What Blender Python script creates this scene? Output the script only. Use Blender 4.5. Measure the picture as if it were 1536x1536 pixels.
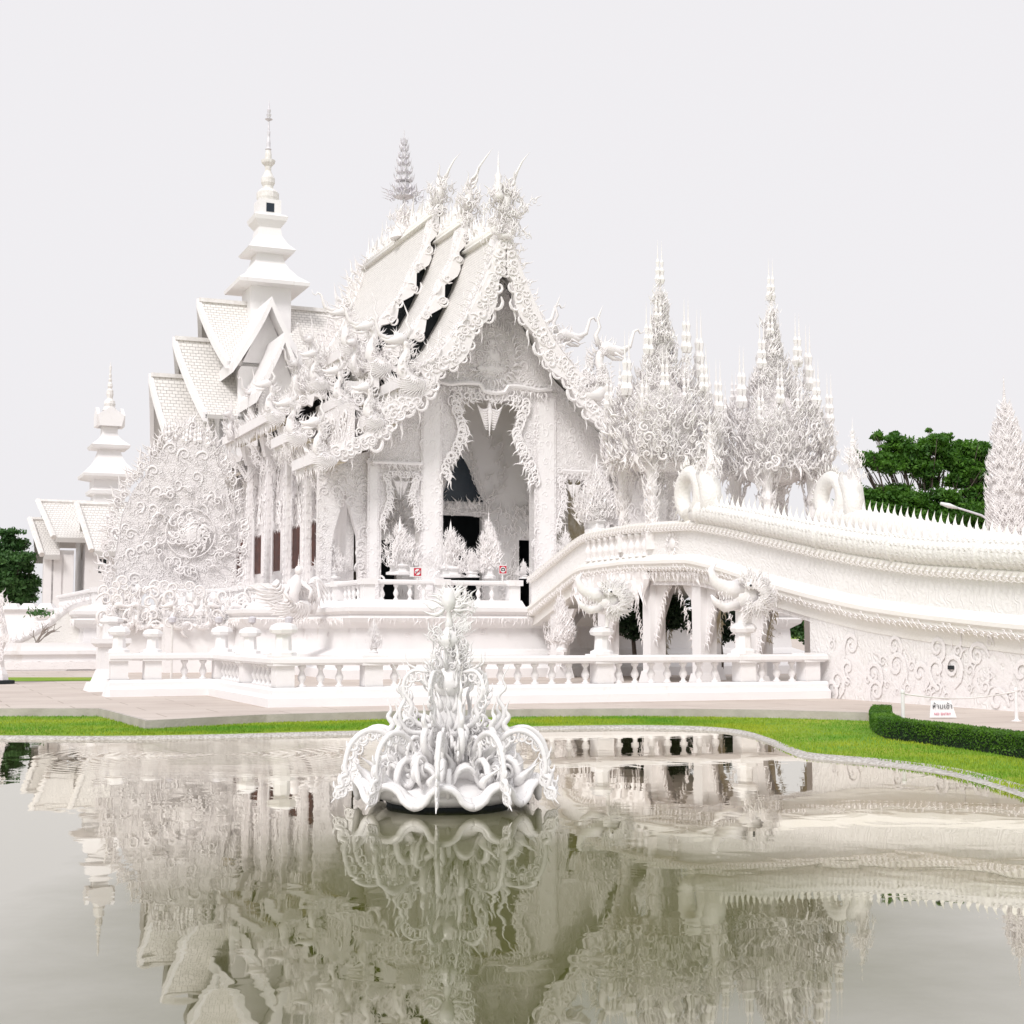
import bpy, math, random
import numpy as np
from mathutils import Vector, Matrix
from mathutils.geometry import tessellate_polygon
rnd = random.Random(7); R = math.radians; PI = math.pi
for o in list(bpy.data.objects): bpy.data.objects.remove(o)
sc = bpy.context.scene

# ------------------------------------------------------------------ camera
cam = bpy.data.cameras.new('camera'); co = bpy.data.objects.new('camera', cam)
sc.collection.objects.link(co); sc.camera = co
cam.sensor_width = 36; cam.lens = 36 * 2200 / 1536
CZ = 1.8; PITCH = math.atan(177 / 2200)
co.location = (0, 0, CZ); co.rotation_euler = (PI / 2 + PITCH, 0, 0)
cam.clip_start = .1; cam.clip_end = 3000
sc.render.resolution_x = sc.render.resolution_y = 1024

# ------------------------------------------------------------------ light: bright hazy daylight
SUN_EL, SUN_AZ = R(44), R(-158)      # azimuth measured from +Y clockwise: behind the camera's left shoulder
w = bpy.data.worlds.new('World'); sc.world = w; w.use_nodes = True
nt = w.node_tree; nt.nodes.clear()
sky = nt.nodes.new('ShaderNodeTexSky'); sky.sky_type = 'NISHITA'; sky.sun_disc = False
sky.sun_elevation = SUN_EL; sky.sun_rotation = SUN_AZ % (2 * PI); sky.dust_density = 6; sky.air_density = 1.2
hs = nt.nodes.new('ShaderNodeHueSaturation'); hs.inputs['Saturation'].default_value = .12
mul = nt.nodes.new('ShaderNodeMixRGB'); mul.blend_type = 'MIX'; mul.inputs[0].default_value = .93
mul.inputs[2].default_value = (8.5, 8.35, 8.6, 1)
bg = nt.nodes.new('ShaderNodeBackground'); bg.inputs[1].default_value = .1
wo = nt.nodes.new('ShaderNodeOutputWorld')
nt.links.new(sky.outputs[0], hs.inputs['Color']); nt.links.new(hs.outputs[0], mul.inputs[1])
nt.links.new(mul.outputs[0], bg.inputs[0]); nt.links.new(bg.outputs[0], wo.inputs[0])
sun = bpy.data.lights.new('sun', 'SUN'); sun.energy = 2.0; sun.angle = R(16); sun.color = (1, .97, .955)
so = bpy.data.objects.new('sun', sun); sc.collection.objects.link(so)
sd = Vector((math.sin(SUN_AZ) * math.cos(SUN_EL), math.cos(SUN_AZ) * math.cos(SUN_EL), math.sin(SUN_EL)))
so.rotation_euler = (-sd).to_track_quat('-Z', 'Y').to_euler(); so.location = (0, 0, 60)
sc.view_settings.view_transform = 'Standard'; sc.view_settings.look = 'None'
sc.view_settings.exposure = .1; sc.view_settings.gamma = 1
sc.cycles.max_bounces = 8; sc.cycles.diffuse_bounces = 5; sc.cycles.transparent_max_bounces = 8

# ------------------------------------------------------------------ frames
TH = R(23); CT, ST = math.cos(TH), math.sin(TH); OX, OY = -.82, 60.
def H2W(t, y, z=0): return (OX + CT * t - ST * y, OY + ST * t + CT * y, z)
def W2H(X, Y): a, b = X - OX, Y - OY; return (a * CT + b * ST, -a * ST + b * CT)
def ray(px, py):
    x = (px - 768) / 2200; y = -(py - 768) / 2200
    return (x, math.cos(PITCH) - y * math.sin(PITCH), math.sin(PITCH) + y * math.cos(PITCH))
def at(px, py, Y): r = ray(px, py); k = Y / r[1]; return (r[0] * k, Y, CZ + r[2] * k)
def hz(px, py, z): r = ray(px, py); k = (z - CZ) / r[2]; return (r[0] * k, r[1] * k)
def hy(px, py, y):
    r = ray(px, py); k = (y + (-ST * OX + CT * OY)) / (-ST * r[0] + CT * r[1])
    return (W2H(r[0] * k, r[1] * k)[0], CZ + r[2] * k)
def ht(px, py, t):
    r = ray(px, py); k = (t + (CT * OX + ST * OY)) / (CT * r[0] + ST * r[1])
    return (W2H(r[0] * k, r[1] * k)[1], CZ + r[2] * k)

# ------------------------------------------------------------------ materials
def mat(name, col, rough=.6, bump=None, col2=None, cscale=1.5, stain=None, metal=0, spec=None, detail=6):
    m = bpy.data.materials.new(name); m.use_nodes = True; N = m.node_tree.nodes; Lk = m.node_tree.links
    b = N['Principled BSDF']; b.inputs['Base Color'].default_value = (*col, 1); b.inputs['Roughness'].default_value = rough
    b.inputs['Metallic'].default_value = metal
    if spec is not None: b.inputs['Specular IOR Level'].default_value = spec
    tc = N.new('ShaderNodeTexCoord'); src = None
    if col2:
        n = N.new('ShaderNodeTexNoise'); n.inputs['Scale'].default_value = cscale; n.inputs['Detail'].default_value = detail
        Lk.new(tc.outputs['Object'], n.inputs['Vector'])
        r = N.new('ShaderNodeValToRGB'); r.color_ramp.elements[0].position = .35; r.color_ramp.elements[1].position = .68
        r.color_ramp.elements[0].color = (*col, 1); r.color_ramp.elements[1].color = (*col2, 1)
        Lk.new(n.outputs['Fac'], r.inputs['Fac']); Lk.new(r.outputs['Color'], b.inputs['Base Color']); src = r.outputs['Color']
    if stain:   # (colour, noise scale, threshold)
        n = N.new('ShaderNodeTexNoise'); n.inputs['Scale'].default_value = stain[1]; n.inputs['Detail'].default_value = 9
        n.inputs['Roughness'].default_value = .7
        mp = N.new('ShaderNodeMapping'); mp.inputs['Scale'].default_value = (1, 1, .45)
        Lk.new(tc.outputs['Object'], mp.inputs['Vector']); Lk.new(mp.outputs[0], n.inputs['Vector'])
        r = N.new('ShaderNodeValToRGB'); r.color_ramp.elements[0].position = stain[2]; r.color_ramp.elements[1].position = min(1, stain[2] + .2)
        r.color_ramp.elements[0].color = (0, 0, 0, 1); r.color_ramp.elements[1].color = (1, 1, 1, 1)
        mx = N.new('ShaderNodeMixRGB'); mx.inputs[2].default_value = (*stain[0], 1); mx.inputs[1].default_value = (*col, 1)
        if src: Lk.new(src, mx.inputs[1])
        Lk.new(n.outputs['Fac'], r.inputs['Fac']); Lk.new(r.outputs['Color'], mx.inputs[0]); Lk.new(mx.outputs[0], b.inputs['Base Color'])
    if bump:    # (kind, scale, distance)
        kind, s_, dist = bump
        bp = N.new('ShaderNodeBump'); bp.inputs['Distance'].default_value = dist; bp.inputs['Strength'].default_value = 1
        if kind == 'scroll':
            wv = N.new('ShaderNodeTexWave'); wv.wave_type = 'RINGS'; wv.inputs['Scale'].default_value = s_ * .45
            wv.inputs['Distortion'].default_value = 14; wv.inputs['Detail'].default_value = 2.2; wv.inputs['Detail Scale'].default_value = s_ * .55
            n2 = N.new('ShaderNodeTexNoise'); n2.inputs['Scale'].default_value = s_ * 3; n2.inputs['Detail'].default_value = 4
            ad = N.new('ShaderNodeMath'); ad.operation = 'MULTIPLY_ADD'; ad.inputs[1].default_value = .6
            Lk.new(tc.outputs['Object'], wv.inputs['Vector']); Lk.new(tc.outputs['Object'], n2.inputs['Vector'])
            Lk.new(n2.outputs['Fac'], ad.inputs[0]); Lk.new(wv.outputs['Fac'], ad.inputs[2]); Lk.new(ad.outputs[0], bp.inputs['Height'])
        elif kind == 'noise':
            n2 = N.new('ShaderNodeTexNoise'); n2.inputs['Scale'].default_value = s_; n2.inputs['Detail'].default_value = 6
            Lk.new(tc.outputs['Object'], n2.inputs['Vector']); Lk.new(n2.outputs['Fac'], bp.inputs['Height'])
        elif kind == 'tile':   # staggered roof tiles laid on the UVs (metres)
            br = N.new('ShaderNodeTexBrick'); br.inputs['Scale'].default_value = s_; br.inputs['Mortar Size'].default_value = .035
            br.inputs['Mortar Smooth'].default_value = .6; br.inputs['Brick Width'].default_value = .8; br.inputs['Row Height'].default_value = .6
            br.inputs['Color1'].default_value = (*col, 1); br.inputs['Color2'].default_value = (*(c * .93 for c in col), 1)
            br.inputs['Mortar'].default_value = (*(c * .62 for c in col), 1)
            Lk.new(tc.outputs['UV'], br.inputs['Vector']); Lk.new(br.outputs['Color'], b.inputs['Base Color'])
            iv = N.new('ShaderNodeMath'); iv.operation = 'SUBTRACT'; iv.inputs[0].default_value = 1
            Lk.new(br.outputs['Fac'], iv.inputs[1]); Lk.new(iv.outputs[0], bp.inputs['Height'])
        Lk.new(bp.outputs['Normal'], b.inputs['Normal'])
    return m
M = {}
M['ornate'] = mat('carved_white_stucco', (.81, .775, .77), .55, ('scroll', 5, .014), (.85, .82, .815), 2.5, ((.60, .52, .43), .9, .64))
M['enamel'] = mat('glossy_white_enamel', (.80, .785, .78), .22, ('noise', 18, .006), (.86, .845, .84), 5, ((.50, .47, .42), 3, .66))
M['soft'] = mat('faintly_carved_stucco', (.82, .80, .785), .55, ('scroll', 4, .008), (.86, .84, .83), 2, ((.68, .61, .54), .8, .68))
M['ornament'] = mat('white_plaster_ornament', (.84, .81, .805), .45, ('noise', 14, .012), (.87, .845, .84), 3)
M['plain'] = mat('smooth_white_paint', (.83, .81, .81), .5, ('noise', 9, .006), (.865, .85, .845), .8, ((.62, .57, .51), .8, .60))
M['cream'] = mat('cream_moulding', (.85, .825, .78), .5, ('noise', 20, .006), (.87, .85, .82), 1.2, ((.64, .57, .47), .8, .68))  # warm off-white for ridge, eave and bridge mouldings
M['tile'] = mat('white_roof_tile', (.85, .82, .785), .5, ('tile', 2.6, .03))
M['tile_fine'] = mat('fine_white_roof_tile', (.85, .82, .79), .5, ('tile', 4.2, .02))
M['trim'] = mat('weathered_edge_trim', (.72, .69, .66), .6, ('noise', 12, .01), (.84, .82, .80), 4)
M['rib'] = mat('scaled_naga_skin', (.85, .83, .80), .45, ('noise', 16, .03))
M['underside'] = mat('moss_and_shade_underside', (.50, .43, .28), .8, ('noise', 8, .05), (.74, .70, .62), 3)  # moss tone for soffits; also shade painted on the far bridge brackets
M['metal'] = mat('grey_metal_filigree', (.62, .60, .64), .5, None, (.76, .74, .77), 6, metal=.15)
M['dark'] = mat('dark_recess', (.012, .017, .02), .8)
M['glass'] = mat('dark_blue_glass', (.012, .022, .035), .25)
M['shutter'] = mat('brown_wood_shutter', (.06, .014, .007), .6, ('noise', 8, .01), (.12, .03, .015), 3)
M['red'] = mat('red_sign_paint', (.55, .02, .05), .5)
M['pinkred'] = mat('faded_red_lettering', (.62, .12, .20), .6)
M['black'] = mat('black_sign_paint', (.03, .03, .035), .5)
M['sign'] = mat('white_sign_board', (.84, .84, .84), .4)
M['stone'] = mat('pinkish_paving', (.55, .475, .425), .8, ('noise', 10, .004), (.63, .56, .505), .5, ((.43, .36, .32), .35, .58))
_m = M['stone']; N = _m.node_tree.nodes; Lk = _m.node_tree.links; _b = N['Principled BSDF']; _s = _b.inputs['Base Color'].links[0].from_socket
_t = N.new('ShaderNodeTexCoord'); _mp = N.new('ShaderNodeMapping'); _mp.inputs['Rotation'].default_value = (0, 0, -R(23)); _br = N.new('ShaderNodeTexBrick'); _br.inputs['Scale'].default_value = 1; _br.inputs['Brick Width'].default_value = 2.4; _br.inputs['Row Height'].default_value = 1.2
_br.inputs['Mortar Size'].default_value = .014; _br.inputs['Color1'].default_value = (1, 1, 1, 1); _br.inputs['Color2'].default_value = (.93, .92, .91, 1); _br.inputs['Mortar'].default_value = (.6, .56, .52, 1)
_mx = N.new('ShaderNodeMixRGB'); _mx.blend_type = 'MULTIPLY'; _mx.inputs[0].default_value = 1
Lk.new(_t.outputs['Object'], _mp.inputs[0]); Lk.new(_mp.outputs[0], _br.inputs[0]); Lk.new(_s, _mx.inputs[1]); Lk.new(_br.outputs['Color'], _mx.inputs[2]); Lk.new(_mx.outputs[0], _b.inputs['Base Color'])
M['kerb'] = mat('pebble_kerb', (.62, .60, .57), .8, ('noise', 22, .03), (.34, .31, .28), 24)
M['kerbstone'] = mat('concrete_kerb', (.42, .38, .35), .85, ('noise', 20, .01), (.54, .49, .46), 2)
M['grass'] = mat('lawn_grass', (.14, .31, .012), .9, ('noise', 40, .03), (.30, .38, .02), .6, ((.34, .36, .03), .6, .55))
M['blade'] = mat('grass_blades', (.11, .29, .010), .7, None, (.36, .43, .02), .55)
M['bark'] = mat('tree_bark', (.10, .08, .065), .9, ('noise', 12, .03))
M['palebark'] = mat('grey_branch_bark', (.30, .26, .23), .9)
def leafmat(name, c1, c2):
    m = mat(name, c1, .6, None, c2, 1.3)
    b = m.node_tree.nodes['Principled BSDF']; N = m.node_tree.nodes; Lk = m.node_tree.links
    tr = N.new('ShaderNodeBsdfTranslucent'); tr.inputs[0].default_value = (c2[0] * 1.2, c2[1] * 1.4, c2[2], 1)
    mx = N.new('ShaderNodeMixShader'); mx.inputs[0].default_value = .25
    out = N['Material Output']; Lk.new(b.outputs[0], mx.inputs[1]); Lk.new(tr.outputs[0], mx.inputs[2]); Lk.new(mx.outputs[0], out.inputs[0])
    return m
M['leaf'] = leafmat('tree_leaves', (.03, .10, .012), (.10, .24, .02))
M['leafdark'] = leafmat('dark_shrub_leaves', (.008, .025, .010), (.02, .05, .016))  # near-black leaves: shade of the bridge openings painted into the colour
M['leaf2'] = leafmat('paler_tree_leaves', (.03, .09, .025), (.08, .18, .045))
M['hedge'] = leafmat('hedge_leaves', (.02, .08, .008), (.12, .26, .015))
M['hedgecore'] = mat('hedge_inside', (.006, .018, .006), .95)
# water: murky olive pool with a mirror-like surface
wm = bpy.data.materials.new('pond_water'); wm.use_nodes = True; N = wm.node_tree.nodes; Lk = wm.node_tree.links; N.clear()
out = N.new('ShaderNodeOutputMaterial'); df = N.new('ShaderNodeBsdfDiffuse'); gl = N.new('ShaderNodeBsdfGlossy'); mx = N.new('ShaderNodeMixShader')
df.inputs[0].default_value = (.085, .09, .03, 1); gl.inputs[0].default_value = (.92, .895, .83, 1); gl.inputs['Roughness'].default_value = .015
fr = N.new('ShaderNodeFresnel'); fr.inputs['IOR'].default_value = 1.33
mr = N.new('ShaderNodeMapRange'); mr.inputs[1].default_value = .12; mr.inputs[2].default_value = .75; mr.inputs[3].default_value = .72; mr.inputs[4].default_value = .95
tc = N.new('ShaderNodeTexCoord'); mp = N.new('ShaderNodeMapping'); mp.inputs['Scale'].default_value = (1.1, 1.0, 1)
n1 = N.new('ShaderNodeTexNoise'); n1.inputs['Scale'].default_value = 1.5; n1.inputs['Detail'].default_value = 2; n1.inputs['Roughness'].default_value = .45; n1.inputs['Distortion'].default_value = .6
n2 = N.new('ShaderNodeTexNoise'); n2.inputs['Scale'].default_value = .35; n2.inputs['Detail'].default_value = 1
cr = N.new('ShaderNodeMath'); cr.operation = 'MULTIPLY'
b1 = N.new('ShaderNodeBump'); b1.inputs['Distance'].default_value = .0032; b1.inputs['Strength'].default_value = 1
wv = N.new('ShaderNodeTexWave'); wv.wave_type = 'RINGS'; wv.rings_direction = 'Z'; wv.inputs['Scale'].default_value = 1.6; wv.inputs['Distortion'].default_value = 1.2
mp2 = N.new('ShaderNodeMapping'); mp2.inputs['Location'].default_value = (4.2, -21.5, 0)
gr = N.new('ShaderNodeTexGradient'); gr.gradient_type = 'SPHERICAL'; mp3 = N.new('ShaderNodeMapping'); mp3.inputs['Location'].default_value = (1.13, -6.0, 0); mp3.inputs['Scale'].default_value = (.3, .28, 1)
rm = N.new('ShaderNodeMath'); rm.operation = 'MULTIPLY'; b2 = N.new('ShaderNodeBump'); b2.inputs['Distance'].default_value = .004
Lk.new(tc.outputs['Object'], mp.inputs[0]); Lk.new(mp.outputs[0], n1.inputs[0]); Lk.new(tc.outputs['Object'], n2.inputs[0])
Lk.new(n1.outputs[0], cr.inputs[0]); Lk.new(n2.outputs[0], cr.inputs[1]); Lk.new(cr.outputs[0], b1.inputs['Height'])
Lk.new(tc.outputs['Object'], mp2.inputs[0]); Lk.new(mp2.outputs[0], wv.inputs[0]); Lk.new(tc.outputs['Object'], mp3.inputs[0]); Lk.new(mp3.outputs[0], gr.inputs[0])
Lk.new(wv.outputs['Fac'], rm.inputs[0]); Lk.new(gr.outputs['Fac'], rm.inputs[1]); Lk.new(rm.outputs[0], b2.inputs['Height']); Lk.new(b1.outputs[0], b2.inputs['Normal'])
na = N.new('ShaderNodeTexNoise'); na.inputs['Scale'].default_value = .55; na.inputs['Detail'].default_value = 6; na.inputs['Roughness'].default_value = .62  # central patch: algae tint, plus the hall's darker reflection painted in
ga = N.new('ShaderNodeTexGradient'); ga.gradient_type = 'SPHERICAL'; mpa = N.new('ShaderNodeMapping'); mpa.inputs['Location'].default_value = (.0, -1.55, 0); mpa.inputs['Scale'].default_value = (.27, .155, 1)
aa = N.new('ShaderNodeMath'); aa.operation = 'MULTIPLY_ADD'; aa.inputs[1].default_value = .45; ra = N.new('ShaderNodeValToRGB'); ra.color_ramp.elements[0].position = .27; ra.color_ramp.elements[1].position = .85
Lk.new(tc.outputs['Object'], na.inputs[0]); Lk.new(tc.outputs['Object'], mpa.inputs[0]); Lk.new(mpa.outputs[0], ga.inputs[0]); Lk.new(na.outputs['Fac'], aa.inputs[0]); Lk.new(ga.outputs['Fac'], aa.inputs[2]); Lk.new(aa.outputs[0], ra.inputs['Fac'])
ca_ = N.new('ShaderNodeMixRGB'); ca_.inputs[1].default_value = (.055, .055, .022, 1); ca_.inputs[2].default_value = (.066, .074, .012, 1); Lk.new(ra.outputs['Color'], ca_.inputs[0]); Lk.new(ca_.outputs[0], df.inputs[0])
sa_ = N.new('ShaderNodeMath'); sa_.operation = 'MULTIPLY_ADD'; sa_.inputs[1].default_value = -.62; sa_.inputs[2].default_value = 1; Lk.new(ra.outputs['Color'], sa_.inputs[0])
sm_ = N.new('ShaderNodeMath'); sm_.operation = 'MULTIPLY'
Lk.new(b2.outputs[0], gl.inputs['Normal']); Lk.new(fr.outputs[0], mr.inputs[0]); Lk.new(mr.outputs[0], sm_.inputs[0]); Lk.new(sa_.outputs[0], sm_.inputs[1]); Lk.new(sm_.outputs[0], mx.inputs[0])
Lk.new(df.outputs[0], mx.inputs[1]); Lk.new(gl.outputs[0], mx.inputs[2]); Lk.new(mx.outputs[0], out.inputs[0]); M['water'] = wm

# ------------------------------------------------------------------ mesh builder
BASE = {}
class MB:
    def __init__(s): s.V = []; s.F = []; s.n = 0; s.uv = {}; s.nf = 0
    def add(s, V, F, uv=None):
        V = np.asarray(V, float).reshape(-1, 3); s.V.append(V); off = s.n
        for f in F: s.F.append([i + off for i in f])
        if uv is not None:
            for k, u in enumerate(uv): s.uv[s.nf + k] = u
        s.nf += len(F); s.n += len(V)
    def inst(s, T, p, side, up, nrm, sx, sy=None, sz=None):
        sy = sx if sy is None else sy; sz = sx if sz is None else sz
        A = np.array([np.array(side) * sx, np.array(up) * sy, np.array(nrm) * sz])
        s.add(T[0] @ A + np.array(p), T[1])
    def box(s, x0, x1, y0, y1, z0, z1):
        V = [(x, y, z) for z in (z0, z1) for y in (y0, y1) for x in (x0, x1)]
        s.add(V, [(0, 2, 3, 1), (4, 5, 7, 6), (0, 1, 5, 4), (2, 6, 7, 3), (0, 4, 6, 2), (1, 3, 7, 5)])
    def frust(s, cx, cy, z0, z1, a0, a1, b0=None, b1=None):   # square frustum, half sizes
        b0 = a0 if b0 is None else b0; b1 = a1 if b1 is None else b1
        V = [(cx + i * a, cy + j * b, z) for z, a, b in ((z0, a0, b0), (z1, a1, b1)) for i, j in ((-1, -1), (1, -1), (1, 1), (-1, 1))]
        s.add(V, [(3, 2, 1, 0), (4, 5, 6, 7)] + [(k, (k + 1) % 4, 4 + (k + 1) % 4, 4 + k) for k in range(4)])
    def stack(s, cx, cy, prof, sides=4, rot=PI / 4):           # prof: [(z, halfwidth)] square or n-gon stack
        k = math.sqrt(2) if sides == 4 else 1; V = []
        for z, r in prof:
            for i in range(sides): a = rot + i * 2 * PI / sides; V.append((cx + math.cos(a) * r * k, cy + math.sin(a) * r * k, z))
        n = len(prof); F = [tuple(range(sides - 1, -1, -1)), tuple((n - 1) * sides + i for i in range(sides))]
        for j in range(n - 1):
            for i in range(sides): i2 = (i + 1) % sides; F.append((j * sides + i, j * sides + i2, (j + 1) * sides + i2, (j + 1) * sides + i))
        s.add(V, F)
    def tube(s, P, rad, sides=8, flat=1.0):
        P = [Vector(p) for p in P]; n = len(P)
        if not hasattr(rad, '__len__'): rad = [rad] * n
        V = []; up = Vector((0, 0, 1)); prev = None
        for i in range(n):
            d = (P[min(i + 1, n - 1)] - P[max(i - 1, 0)]);
            if d.length < 1e-9: d = Vector((0, 0, 1))
            d.normalize()
            if prev is None: a = d.cross(up) if abs(d.dot(up)) < .95 else d.cross(Vector((1, 0, 0)))
            else: a = prev - d * prev.dot(d)
            if a.length < 1e-6: a = d.orthogonal()
            a.normalize(); b = d.cross(a); prev = a
            for k in range(sides):
                t = 2 * PI * k / sides; V.append(P[i] + (a * math.cos(t) + b * math.sin(t) * flat) * rad[i])
        F = [tuple(range(sides - 1, -1, -1)), tuple((n - 1) * sides + k for k in range(sides))]
        for j in range(n - 1):
            for k in range(sides): k2 = (k + 1) % sides; F.append((j * sides + k, j * sides + k2, (j + 1) * sides + k2, (j + 1) * sides + k))
        s.add([tuple(v) for v in V], F)
    def prism(s, poly, fn, d0, d1):        # poly 2-D, fn(a,b,d)->xyz
        tris = tessellate_polygon([[Vector((a, b, 0)) for a, b in poly]]); n = len(poly)
        V = [fn(a, b, d0) for a, b in poly] + [fn(a, b, d1) for a, b in poly]
        F = [tuple(t) for t in tris] + [tuple(i + n for i in reversed(t)) for t in tris]
        F += [(i, (i + 1) % n, n + (i + 1) % n, n + i) for i in range(n)]
        s.add(V, F)
    def blob(s, c, r, seg=10, rings=7, jit=0):
        V = []; F = []
        for j in range(rings + 1):
            ph = PI * j / rings
            for i in range(seg):
                a = 2 * PI * i / seg; q = 1 + rnd.uniform(-jit, jit)
                V.append((c[0] + r[0] * math.sin(ph) * math.cos(a) * q, c[1] + r[1] * math.sin(ph) * math.sin(a) * q, c[2] + r[2] * math.cos(ph)))
        for j in range(rings):
            for i in range(seg): i2 = (i + 1) % seg; F.append((j * seg + i, (j + 1) * seg + i, (j + 1) * seg + i2, j * seg + i2))
        s.add(V, F)
    def build(s, name, m, parent=None, smooth=False, fix=False):
        me = bpy.data.meshes.new(name)
        V = np.concatenate(s.V) if s.V else np.zeros((0, 3))
        if parent is not None: V = V - np.array(BASE[parent.name])
        lt = np.array([len(f) for f in s.F], np.int32); lv = np.fromiter((i for f in s.F for i in f), np.int32)
        me.vertices.add(len(V)); me.vertices.foreach_set('co', V.astype(np.float32).ravel())
        me.loops.add(len(lv)); me.loops.foreach_set('vertex_index', lv)
        me.polygons.add(len(lt)); ls = np.zeros(len(lt), np.int32); ls[1:] = np.cumsum(lt)[:-1]
        me.polygons.foreach_set('loop_start', ls); me.polygons.foreach_set('loop_total', lt)
        me.polygons.foreach_set('use_smooth', np.full(len(lt), smooth))
        me.update(calc_edges=True)
        if s.uv:
            ul = me.uv_layers.new(name='uv'); arr = np.zeros((len(lv), 2), np.float32)
            for k, u in s.uv.items():
                for q in range(len(u)): arr[ls[k] + q] = u[q]
            ul.data.foreach_set('uv', arr.ravel())
        me.validate(); me.materials.append(m)
        o = bpy.data.objects.new(name, me); sc.collection.objects.link(o)
        if parent is not None: o.parent = parent; BASE[o.name] = BASE[parent.name]
        return o
def thing(name, label, cat, base, frame='H', group=None):
    o = bpy.data.objects.new(name, None); sc.collection.objects.link(o); o.empty_display_size = .3
    if frame == 'H': o.location = H2W(*base); o.rotation_euler = (0, 0, TH)
    else: o.location = base
    BASE[o.name] = base; o['label'] = label; o['category'] = cat
    if group: o['group'] = group
    return o
def tag(o, label=None, cat=None, group=None, kind=None):
    if label: o['label'] = label
    if cat: o['category'] = cat
    if group: o['group'] = group
    if kind: o['kind'] = kind
    return o
def dup(root, loc, rz=None, label=None, sc_=None):
    r = root.copy(); sc.collection.objects.link(r); r.location = loc
    if rz is not None: r.rotation_euler = (0, 0, rz)
    if sc_: r.scale = sc_
    if label: r['label'] = label
    for ch in list(root.children):
        c = ch.copy(); sc.collection.objects.link(c); c.parent = r
        for g in ch.children:
            d = g.copy(); sc.collection.objects.link(d); d.parent = c
    return r
def partcopy(o, dloc, parent=None):
    c = o.copy(); sc.collection.objects.link(c); c.parent = parent or o.parent
    c.location = Vector(o.location) + Vector(dloc); return c

# ------------------------------------------------------------------ ornament templates (x side, y up, z normal)
def T_from(mb): return (np.concatenate(mb.V), [tuple(f) for f in mb.F])
def _flame(bend, waves=1.0, segs=7, w=.20, thick=.5):
    V = []; prof = [.55, 1.0, .92, .70, .50, .30, .13, .02]
    for i in range(segs + 1):
        f = i / segs; x = bend * math.sin(f * PI * waves * 1.15) * (1 - .3 * f); y = f
        ww = w * prof[i] * .5
        tx = 1.0; V += [(x - ww, y, 0), (x, y, ww * thick * 2), (x + ww, y, 0), (x, y, -ww * thick * 2)]
    F = [(0, 3, 2, 1)]
    for j in range(segs):
        for k in range(4): k2 = (k + 1) % 4; F.append((j * 4 + k, j * 4 + k2, j * 4 + 4 + k2, j * 4 + 4 + k))
    return (np.array(V), F)
FL = [_flame(.10), _flame(-.10), _flame(.16, 1.6), _flame(-.16, 1.6), _flame(.05, 2.2, w=.16), _flame(-.2, 1.1, w=.24), _flame(.2, 1.1, w=.24)]
def _curl(turns, th, hand=1, segs=13, tail=.5):
    mb = MB(); P = []; rad = []
    for i in range(segs + 1):
        f = i / segs; a = f * turns * 2 * PI; r = .5 * (1 - .80 * f)
        P.append((hand * (r * math.cos(a) - .5 + .5), r * math.sin(a), .02 + .06 * f)); rad.append(th * (1 - .5 * f))
    P = [(hand * .42, -tail - .1, 0), (hand * .54, -tail * .45, .0)] + P; rad = [th * .35, th * .85] + rad
    mb.tube(P, rad, 5); return T_from(mb)
CU = [_curl(1.25, .11, 1), _curl(1.25, .11, -1), _curl(.9, .14, 1, 10), _curl(.9, .14, -1, 10)]
def _kranok(h):
    mb = MB(); X, Y, Z = (1, 0, 0), (0, 1, 0), (0, 0, 1)
    mb.inst(CU[0 if h > 0 else 1], (h * .12, .22, 0), X, Y, Z, .42)
    mb.inst(FL[2 if h > 0 else 3], (0, .3, 0), X, Y, Z, .75)
    mb.inst(FL[0], (-h * .2, .1, 0), (.85, -.5 * h, 0), (.5 * -h, .85, 0), Z, .5)
    mb.inst(FL[1], (h * .3, .25, 0), (.85, -.5 * h, 0), (.5 * h, .85, 0), Z, .42)
    return T_from(mb)
KR = [_kranok(1), _kranok(-1)]
def _needle():
    mb = MB(); mb.stack(0, 0, [(0, .05), (.1, .09), (.2, .045), (.3, .07), (.38, .03), (.5, .05), (.57, .018), (.72, .012), (1, .002)], 6)
    V, F = T_from(mb); return (V[:, [0, 2, 1]] * np.array([1, 1, -1]), F)
ND = _needle()
def vn(v): v = np.array(v, float); return v / (np.linalg.norm(v) + 1e-9)
def flame(mb, p, d, nrm, h, wd=1.0, k=None):
    d = vn(d); nrm = vn(nrm); side = np.cross(d, nrm); side = vn(side); nrm = np.cross(side, d)
    T = FL[rnd.randrange(len(FL)) if k is None else k]
    mb.inst(T, p, side, d, nrm, h * wd, h, h * wd)
def leafy(mb, p, d, nrm, h, k=None):
    d = vn(d); nrm = vn(nrm); side = vn(np.cross(d, nrm)); nrm = np.cross(side, d)
    mb.inst(KR[rnd.randrange(2) if k is None else k], p, side, d, nrm, h)
def curl(mb, p, d, nrm, h, k=None, fl=1.0):
    d = vn(d); nrm = vn(nrm); side = vn(np.cross(d, nrm)); nrm = np.cross(side, d)
    mb.inst(CU[rnd.randrange(4) if k is None else k], p, side, d, nrm, h, h, h * fl)
def needle(mb, p, h, d=(0, 0, 1), f=1.0):
    d = vn(d); s_ = vn(np.cross(d, (0, 1, .01))); mb.inst(ND, p, s_, d, np.cross(s_, d), h * f, h, h * f)
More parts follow.
